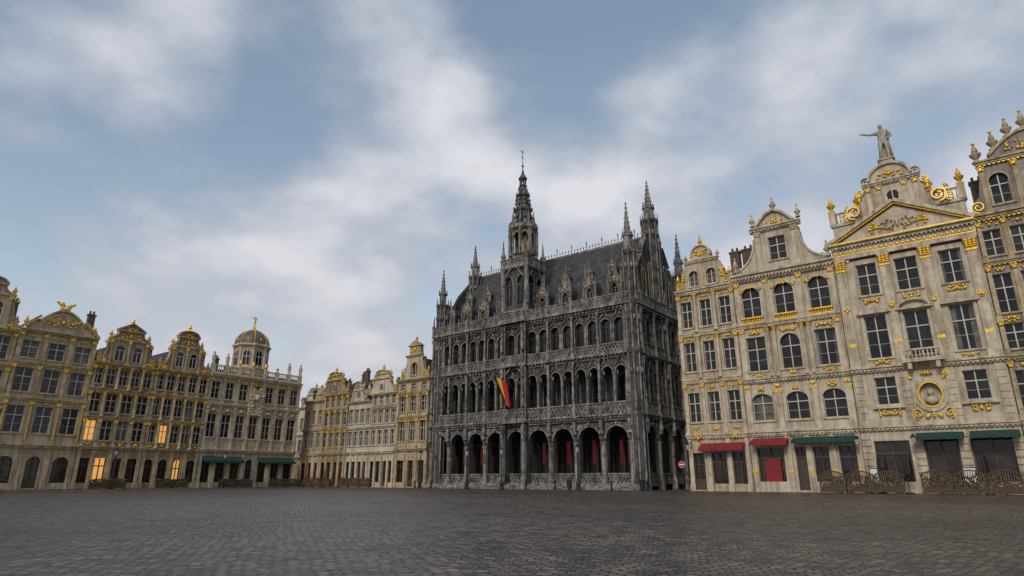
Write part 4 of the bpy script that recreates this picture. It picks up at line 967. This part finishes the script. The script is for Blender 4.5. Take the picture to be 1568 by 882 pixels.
# =================================================================== street objects
def flag():
    b=Bld('belgian_flag',ptN(-16.9,-1.0),dN,dict(pole='iron',finial='gold',black_stripe='flag_k',yellow_stripe='flag_y',red_stripe='flag_r'))
    n=8; A=Vector((0,0,9.2)); E=Vector((-.9,-2.0,13.4)); 
    V=[];F=[]
    for k,p in enumerate((A,E)):
        for i in range(n):
            a=2*PI*i/n; V.append((p.x+.045*math.cos(a),p.y+.02*math.sin(a),p.z+.045*math.sin(a)))
    for i in range(n): F.append((i,(i+1)%n,n+(i+1)%n,n+i))
    b.add('pole',V,F); b.blob('finial',E.x,E.y,E.z,.1)
    rows=16
    for si,nm in enumerate(('black_stripe','yellow_stripe','red_stripe')):
        V=[];F=[];m=6
        for i in range(m+1):
            s=(si+i/m)/3
            for j in range(rows+1):
                t=j/rows; base=E.lerp(A,.03+.5*t)
                fold=.13*math.sin(s*14+t*2.5)
                x=base.x+.05+1.75*s*(1-.15*t)+fold*.4; y=base.y+fold; z=base.z-.95*s*(1+.5*t)-.35*t*s
                V.append((x,y,z-.4*t))
        for i in range(m):
            for j in range(rows): F.append((i*(rows+1)+j,(i+1)*(rows+1)+j,(i+1)*(rows+1)+j+1,i*(rows+1)+j+1))
        b.add(nm,V,F)
    b.done()
flag()
def lamp(P,h=4.6,lit=False):
    b=Bld('street_lamp',P,(1,0),dict(post='iron',lantern='lamplit' if lit else 'lampglass',lantern_cap='iron'))
    b.lathe('post',0,0,[(.32,0),(.32,.15),(.22,.3),(.25,.7),(.14,.9),(.1,1.3),(.08,2.2),(.06,h-1.0),(.12,h-.95),(.05,h-.85),(.1,h-.75)],10)
    b.box('post',-.4,.4,-.025,.025,h-1.25,h-1.2)
    b.lathe('lantern',0,0,[(.13,h-.72),(.24,h-.2)],6); b.lathe('lantern_cap',0,0,[(.28,h-.2),(.2,h-.05),(.1,h+.05),(.05,h+.2),(.01,h+.3)],6)
    for i in range(6):
        a=PI/6+i*PI/3; V=[(math.cos(a)*.135,math.sin(a)*.135,h-.73),(math.cos(a)*.25,math.sin(a)*.25,h-.2)]
        b.add('lantern_cap',[(V[0][0]-.015,V[0][1],V[0][2]),(V[0][0]+.015,V[0][1]+.01,V[0][2]),(V[1][0]+.015,V[1][1]+.01,V[1][2]),(V[1][0]-.015,V[1][1],V[1][2])],[(0,1,2,3)])
    b.done()
for t,o in ((-21.6,-3.2),(-16.0,-3.5),(-6.0,-3.0),(-29.8,-3)): lamp(ptN(t,o))
for t,o in ((-26.5,-3),(-13,-3.5)): lamp(ptL(t,o))
lamp(ptN(-60.6,-1.6),3.6,True); lamp(ptN(-63.5,4.0),4.0,True)
def bollard(P):
    b=Bld('bollard',P,(1,0),dict(post='iron')); b.lathe('post',0,0,[(.16,0),(.16,.12),(.1,.18),(.09,.75),(.13,.8),(.13,.88),(.05,1.0)],10); b.done()
for t in (-31.5,-28.5,-13.5,-9.5,-2.5,1.5,3.0): bollard(ptN(t,-2.2))
def bin_(P):
    b=Bld('litter_bin',P,(1,0),dict(body='iron',rim='iron')); b.lathe('body',0,0,[(.24,.1),(.28,.95),(.3,1.0),(.22,1.05),(.2,.9)],12); b.lathe('rim',0,0,[(.12,0),(.12,.12)],8); b.done()
bin_(ptN(-7.0,-3.2)); bin_(ptN(.8,-1.8))
def sign():
    b=Bld('no_entry_sign',ptN(4.8,-1.0),(.97,-.25),dict(post='iron',disc='signred',bar='signwhite',rim='signwhite'))
    b.lathe('post',0,.05,[(.035,0),(.035,3.0)],8)
    c=[(math.cos(PI-2*PI*i/28)*.3,2.5+math.sin(PI-2*PI*i/28)*.3) for i in range(28)]
    b.prism('disc',c,-.02,.01); b.box('bar',-.21,.21,-.028,-.015,2.45,2.55); b.ring('rim',c,.02,-.025,.012,True)
    b.done()
sign()
def barrier(P,d,L,h=1.5,flora=True):
    b=Bld('cafe_terrace_barrier',P,d,dict(frame='wood',lattice='planter',plants='flora',feet='iron'))
    n=max(1,round(L/2.2)); s=L/n
    for i in range(n):
        x0=i*s+.03; x1=(i+1)*s-.03
        b.box('frame',x0,x0+.09,0,.1,0,h*.78); b.box('frame',x1-.09,x1,0,.1,0,h*.78); b.box('frame',x0+.09,x1-.09,.01,.09,.12,.24)
        arc=[(x0+(x1-x0)*k/10,h*.72+math.sin(PI*k/10)*h*.18) for k in range(11)]; b.ring('frame',arc,.09,-.01,.11)
        m=int((x1-x0)/.16)
        for k in range(m):
            xx=x0+.09+(k+.5)*(x1-x0-.18)/m; zt=h*.72+math.sin(PI*(xx-x0)/(x1-x0))*h*.18
            b.box('lattice',xx-.03,xx+.03,.03,.06,.24,zt)
        b.box('lattice',x0+.09,x1-.09,.035,.055,.7,.76)
        b.box('frame',x0+.1,x1-.1,.15,.5,.1,.6)
        if flora:
            for k in range(170):
                xx=x0+R.random()*(x1-x0); yy=-.02+R.random()*.5; zz=.6+R.random()*(h*.5)*(1-.3*R.random()); r=.06+R.random()*.05
                a=R.random()*6; dx,dy=math.cos(a)*r,math.sin(a)*r; e=(R.random()-.5)*r
                b.add('plants',[(xx-dx,yy-dy,zz-r),(xx+dy,yy-dx,zz+e),(xx+dx,yy+dy,zz+r),(xx-dy,yy+dx,zz-e)],[(0,1,2,3)])
    b.done()
barrier(ptN(17.6,-3.0),dN,6.2,1.9); barrier(ptN(24.9,-3.2),dN,12.5,1.9)
barrier(ptL(-29.0,-3.5),dL,4.0,1.2); barrier(ptL(-21.5,-3.5),dL,4.0,1.2); barrier(ptL(-13.5,-3.5),dL,5.0,1.2); barrier(ptL(-6.0,-3.5),dL,5.4,1.2)
barrier(ptN(-55,-3),dN,6.6,1.4); barrier(ptN(-46.5,-3),dN,7.0,1.4)
def chairs(P):
    b=Bld('stacked_cafe_chairs',P,dN,dict(legs='iron',seats='planter',backs='planter'))
    for k in range(4):
        z=k*.14; y=k*.05
        for x in (-.2,.2):
            b.box('legs',x-.02,x+.02,y-.2,y-.16,0 if k==0 else z+.3,.44+z); b.box('legs',x-.02,x+.02,y+.16,y+.2,0 if k==0 else z+.3,.85+z)
        b.box('seats',-.22,.22,y-.21,y+.2,.44+z,.47+z)
        for q in (.6,.7,.8): b.box('backs',-.18,.18,y+.17,y+.19,q+z,q+.05+z)
    b.done()
for t in (18.8,19.6,21.0,23.2,26.2,27.0,29.4,30.2,32.5,33.3): chairs(ptN(t,-1.7))
for t in (-12.2,-9.5,-4.2,-2.0,-20,-27.5): chairs(ptL(t,-2.2))
def parasol(P,mat,h=2.6):
    b=Bld('folded_parasol',P,(1,0),dict(pole='wood',canopy=mat,base='iron'))
    b.lathe('base',0,0,[(.3,0),(.3,.1)],10); b.lathe('pole',0,0,[(.03,.1),(.03,h)],6); b.lathe('canopy',0,0,[(.05,h*.4),(.16,h*.48),(.13,h*.8),(.05,h*.98),(.01,h+.05)],8); b.done()
for t in (-54,-51.5,-48): parasol(ptN(t,-1.8),'awnred')
for t in (22.0,23.9,29.0): parasol(ptN(t,-1.6),'iron',3.0)
def menu(P):
    b=Bld('menu_board',P,dN,dict(frame='wood',board='signwhite',legs='iron'))
    b.box('frame',-.45,.45,0,.08,.7,2.0); b.box('board',-.38,.38,-.01,.001,.78,1.92)
    for x in (-.4,.4): b.box('legs',x-.03,x+.03,.01,.07,0,.7)
    b.done()
menu(ptN(21.6,-1.0)); menu(ptN(28.0,-.9))
def wall_lantern(P):
    b=Bld('wall_lantern',P,dN,dict(bracket='iron',lantern='lampglass',cap='iron'))
    b.box('bracket',-.03,.03,-.9,0,4.55,4.62); b.box('bracket',-.035,.035,-.06,.01,4.0,4.7)
    b.lathe('lantern',0,-.9,[(.1,3.9),(.2,4.35)],6); b.lathe('cap',0,-.9,[(.24,4.35),(.05,4.55)],6); b.done()
wall_lantern(ptN(20.6,-.2)); wall_lantern(ptN(24.7,-.3)); wall_lantern(ptN(5.6,-.2))

# =================================================================== ground
def ground():
    me=bpy.data.meshes.new('cobbled_square'); s=400
    me.from_pydata([(-s,-s,0),(s,-s,0),(s,s,0),(-s,s,0)],[],[(0,1,2,3)])
    m,nt,b=newmat('wet_cobbles'); L=nt.links.new
    tc=N(nt,'ShaderNodeTexCoord')
    mp=N(nt,'ShaderNodeMapping'); mp.inputs['Rotation'].default_value=(0,0,math.radians(12))
    L(tc.outputs['Object'],mp.inputs['Vector'])
    wn=N(nt,'ShaderNodeTexNoise'); wn.inputs['Scale'].default_value=.5; wn.inputs['Detail'].default_value=5; wn.inputs['Roughness'].default_value=.6; L(mp.outputs[0],wn.inputs['Vector'])
    sb=N(nt,'ShaderNodeVectorMath',operation='SUBTRACT'); sb.inputs[1].default_value=(.5,.5,.5); L(wn.outputs['Color'],sb.inputs[0])
    sc=N(nt,'ShaderNodeVectorMath',operation='SCALE'); sc.inputs['Scale'].default_value=.6; L(sb.outputs[0],sc.inputs[0])
    ad=N(nt,'ShaderNodeVectorMath',operation='ADD'); L(mp.outputs[0],ad.inputs[0]); L(sc.outputs[0],ad.inputs[1])
    br=N(nt,'ShaderNodeTexBrick'); br.inputs['Scale'].default_value=1; br.inputs['Brick Width'].default_value=.2; br.inputs['Row Height'].default_value=.165
    br.inputs['Mortar Size'].default_value=.02; br.inputs['Mortar Smooth'].default_value=.5; br.inputs['Bias'].default_value=0
    br.inputs['Color1'].default_value=(.25,.205,.165,1); br.inputs['Color2'].default_value=(.055,.048,.042,1); br.inputs['Mortar'].default_value=(.012,.011,.010,1)
    L(ad.outputs[0],br.inputs['Vector'])
    n2=N(nt,'ShaderNodeTexNoise'); n2.inputs['Scale'].default_value=.10; n2.inputs['Detail'].default_value=7; n2.inputs['Roughness'].default_value=.65; L(tc.outputs['Object'],n2.inputs['Vector'])
    r2=N(nt,'ShaderNodeValToRGB'); r2.color_ramp.elements[0].position=.38;r2.color_ramp.elements[1].position=.64; r2.color_ramp.elements[0].color=(.58,.56,.54,1); r2.color_ramp.elements[1].color=(1.2,1.13,1.05,1)
    L(n2.outputs['Fac'],r2.inputs[0])
    mx=N(nt,'ShaderNodeMixRGB',blend_type='MULTIPLY'); mx.inputs[0].default_value=1; L(br.outputs['Color'],mx.inputs[1]); L(r2.outputs[0],mx.inputs[2])
    n4=N(nt,'ShaderNodeTexNoise'); n4.inputs['Scale'].default_value=1.6; n4.inputs['Detail'].default_value=6; n4.inputs['Roughness'].default_value=.8; L(tc.outputs['Object'],n4.inputs['Vector'])
    r4=N(nt,'ShaderNodeValToRGB'); r4.color_ramp.elements[0].position=.38;r4.color_ramp.elements[1].position=.60; r4.color_ramp.elements[0].color=(.48,.47,.46,1); r4.color_ramp.elements[1].color=(1.2,1.16,1.1,1)
    L(n4.outputs['Fac'],r4.inputs[0])
    m4=N(nt,'ShaderNodeMixRGB',blend_type='MULTIPLY'); m4.inputs[0].default_value=1; L(mx.outputs[0],m4.inputs[1]); L(r4.outputs[0],m4.inputs[2])
    L(m4.outputs[0],b.inputs['Base Color'])
    rr=N(nt,'ShaderNodeMapRange'); rr.inputs['From Min'].default_value=.35; rr.inputs['From Max'].default_value=.62; rr.inputs['To Min'].default_value=.22; rr.inputs['To Max'].default_value=.58
    L(n4.outputs['Fac'],rr.inputs[0]); L(rr.outputs[0],b.inputs['Roughness'])
    n3=N(nt,'ShaderNodeTexNoise'); n3.inputs['Scale'].default_value=6; n3.inputs['Detail'].default_value=3; L(tc.outputs['Object'],n3.inputs['Vector'])
    inv=N(nt,'ShaderNodeMath',operation='SUBTRACT'); inv.inputs[0].default_value=1; L(br.outputs['Fac'],inv.inputs[1])
    a2=N(nt,'ShaderNodeMath',operation='MULTIPLY_ADD'); a2.inputs[1].default_value=1.4; L(n3.outputs['Fac'],a2.inputs[0]); L(inv.outputs[0],a2.inputs[2])
    bp=N(nt,'ShaderNodeBump'); bp.inputs['Strength'].default_value=1.0; bp.inputs['Distance'].default_value=.045
    L(a2.outputs[0],bp.inputs['Height']); L(bp.outputs[0],b.inputs['Normal'])
    b.inputs['Specular IOR Level'].default_value=.5
    me.materials.append(m); o=bpy.data.objects.new('cobbled_square',me); scn.collection.objects.link(o)
ground()

# =================================================================== sky
w=bpy.data.worlds.new('World'); scn.world=w; w.use_nodes=True; nt=w.node_tree; L=nt.links.new
bg=nt.nodes['Background']; bg.inputs[1].default_value=.1
SE,SR=math.radians(34),math.radians(208)
sky=N(nt,'ShaderNodeTexSky',sky_type='NISHITA'); sky.sun_disc=False; sky.sun_elevation=SE; sky.sun_rotation=SR; sky.air_density=1.2; sky.dust_density=1.0
tc=N(nt,'ShaderNodeTexCoord'); D=tc.outputs['Generated']
sp=N(nt,'ShaderNodeSeparateXYZ'); L(D,sp.inputs[0])
za=N(nt,'ShaderNodeMath',operation='ABSOLUTE'); L(sp.outputs[2],za.inputs[0])
zb=N(nt,'ShaderNodeMath',operation='ADD'); L(za.outputs[0],zb.inputs[0]); zb.inputs[1].default_value=.28
dx=N(nt,'ShaderNodeMath',operation='DIVIDE'); L(sp.outputs[0],dx.inputs[0]); L(zb.outputs[0],dx.inputs[1])
dy=N(nt,'ShaderNodeMath',operation='DIVIDE'); L(sp.outputs[1],dy.inputs[0]); L(zb.outputs[0],dy.inputs[1])
cb=N(nt,'ShaderNodeCombineXYZ'); L(dx.outputs[0],cb.inputs[0]); L(dy.outputs[0],cb.inputs[1]); cb.inputs[2].default_value=3.7
n1=N(nt,'ShaderNodeTexNoise'); n1.inputs['Scale'].default_value=3.0; n1.inputs['Detail'].default_value=8; n1.inputs['Roughness'].default_value=.5; L(cb.outputs[0],n1.inputs['Vector'])
nw=N(nt,'ShaderNodeTexNoise'); nw.inputs['Scale'].default_value=1.8; nw.inputs['Detail'].default_value=6; L(cb.outputs[0],nw.inputs['Vector'])
s1=N(nt,'ShaderNodeVectorMath',operation='SUBTRACT'); L(nw.outputs['Color'],s1.inputs[0]); s1.inputs[1].default_value=(.5,.5,.5)
s2=N(nt,'ShaderNodeVectorMath',operation='SCALE'); L(s1.outputs[0],s2.inputs[0]); s2.inputs['Scale'].default_value=.36
dw=N(nt,'ShaderNodeVectorMath',operation='ADD'); L(D,dw.inputs[0]); L(s2.outputs[0],dw.inputs[1])
acc=N(nt,'ShaderNodeMath',operation='MULTIPLY_ADD'); L(n1.outputs['Fac'],acc.inputs[0]); acc.inputs[1].default_value=2.4; acc.inputs[2].default_value=-.90
# thicker overcast towards the horizon
hz=N(nt,'ShaderNodeMapRange',interpolation_type='SMOOTHSTEP'); L(sp.outputs[2],hz.inputs[0]); hz.inputs[1].default_value=.08; hz.inputs[2].default_value=.48; hz.inputs[3].default_value=.55; hz.inputs[4].default_value=0
ah=N(nt,'ShaderNodeMath',operation='ADD'); L(acc.outputs[0],ah.inputs[0]); L(hz.outputs[0],ah.inputs[1])
cur=ah.outputs[0]
for (d,r,wt) in (((-.557,.874,.563),.24,.55),((-.09,.837,.683),.20,.22),((.163,.883,.533),.20,.45),((-.2,.907,.453),.24,.28),((.60,.883,.50),.42,.30),
    ((-.35,.86,.60),.15,-.42),((-.74,.92,.40),.22,-.30),((.07,.85,.66),.15,-.42),((-.8,.83,.72),.35,-.28),((.33,.82,.76),.28,-.25),((-.12,.80,.80),.22,-.2)):
    v=Vector(d).normalized()
    di=N(nt,'ShaderNodeVectorMath',operation='DISTANCE'); L(dw.outputs[0],di.inputs[0]); di.inputs[1].default_value=v
    mr=N(nt,'ShaderNodeMapRange',interpolation_type='SMOOTHSTEP'); L(di.outputs['Value'],mr.inputs[0]); mr.inputs[1].default_value=0; mr.inputs[2].default_value=r*1.3; mr.inputs[3].default_value=wt; mr.inputs[4].default_value=0
    ad=N(nt,'ShaderNodeMath',operation='ADD'); L(cur,ad.inputs[0]); L(mr.outputs[0],ad.inputs[1]); cur=ad.outputs[0]
rp=N(nt,'ShaderNodeValToRGB'); cr=rp.color_ramp; cr.interpolation='EASE'
cr.elements[0].position=.0; cr.elements[0].color=(.3,.3,.3,1); cr.elements[1].position=.7; cr.elements[1].color=(1,1,1,1); L(cur,rp.inputs[0])
cc=N(nt,'ShaderNodeValToRGB'); cc.color_ramp.elements[0].position=.1; cc.color_ramp.elements[0].color=(.27,.345,.455,1); cc.color_ramp.elements[1].position=1.0; cc.color_ramp.elements[1].color=(.73,.74,.785,1); L(cur,cc.inputs[0])
e=cc.color_ramp.elements.new(.55); e.color=(.46,.505,.59,1)
# low clouds stay a duller lilac grey
hz2=N(nt,'ShaderNodeMapRange',interpolation_type='SMOOTHSTEP'); L(sp.outputs[2],hz2.inputs[0]); hz2.inputs[1].default_value=.05; hz2.inputs[2].default_value=.5; hz2.inputs[3].default_value=.6; hz2.inputs[4].default_value=0
ml=N(nt,'ShaderNodeMixRGB'); L(hz2.outputs[0],ml.inputs[0]); L(cc.outputs[0],ml.inputs[1]); ml.inputs[2].default_value=(.60,.60,.64,1)
sc=N(nt,'ShaderNodeVectorMath',operation='SCALE'); sc.inputs['Scale'].default_value=10; L(ml.outputs[0],sc.inputs[0])
mx=N(nt,'ShaderNodeMixRGB'); L(rp.outputs[0],mx.inputs[0])
skb=N(nt,'ShaderNodeVectorMath',operation='MULTIPLY'); L(sky.outputs[0],skb.inputs[0]); skb.inputs[1].default_value=(1.9,1.7,1.5)
L(skb.outputs[0],mx.inputs[1]); L(sc.outputs[0],mx.inputs[2]); L(mx.outputs[0],bg.inputs[0])
sd=bpy.data.lights.new('sun','SUN'); sd.energy=1.5; sd.angle=math.radians(14); sd.color=(1,.93,.82)
so=bpy.data.objects.new('sun',sd); scn.collection.objects.link(so)
az=SR; dirv=Vector((math.sin(az)*math.cos(SE),math.cos(az)*math.cos(SE),math.sin(SE)))
so.rotation_euler=dirv.to_track_quat('Z','Y').to_euler()

# camera
cam=bpy.data.cameras.new('camera'); cam.sensor_width=36; cam.lens=22.0; cam.clip_end=2000
co=bpy.data.objects.new('camera',cam); scn.collection.objects.link(co); co.location=(0,0,1.1); co.rotation_euler=(math.radians(107),0,0); scn.camera=co
scn.view_settings.view_transform='Standard'; scn.view_settings.look='None'; scn.view_settings.exposure=0
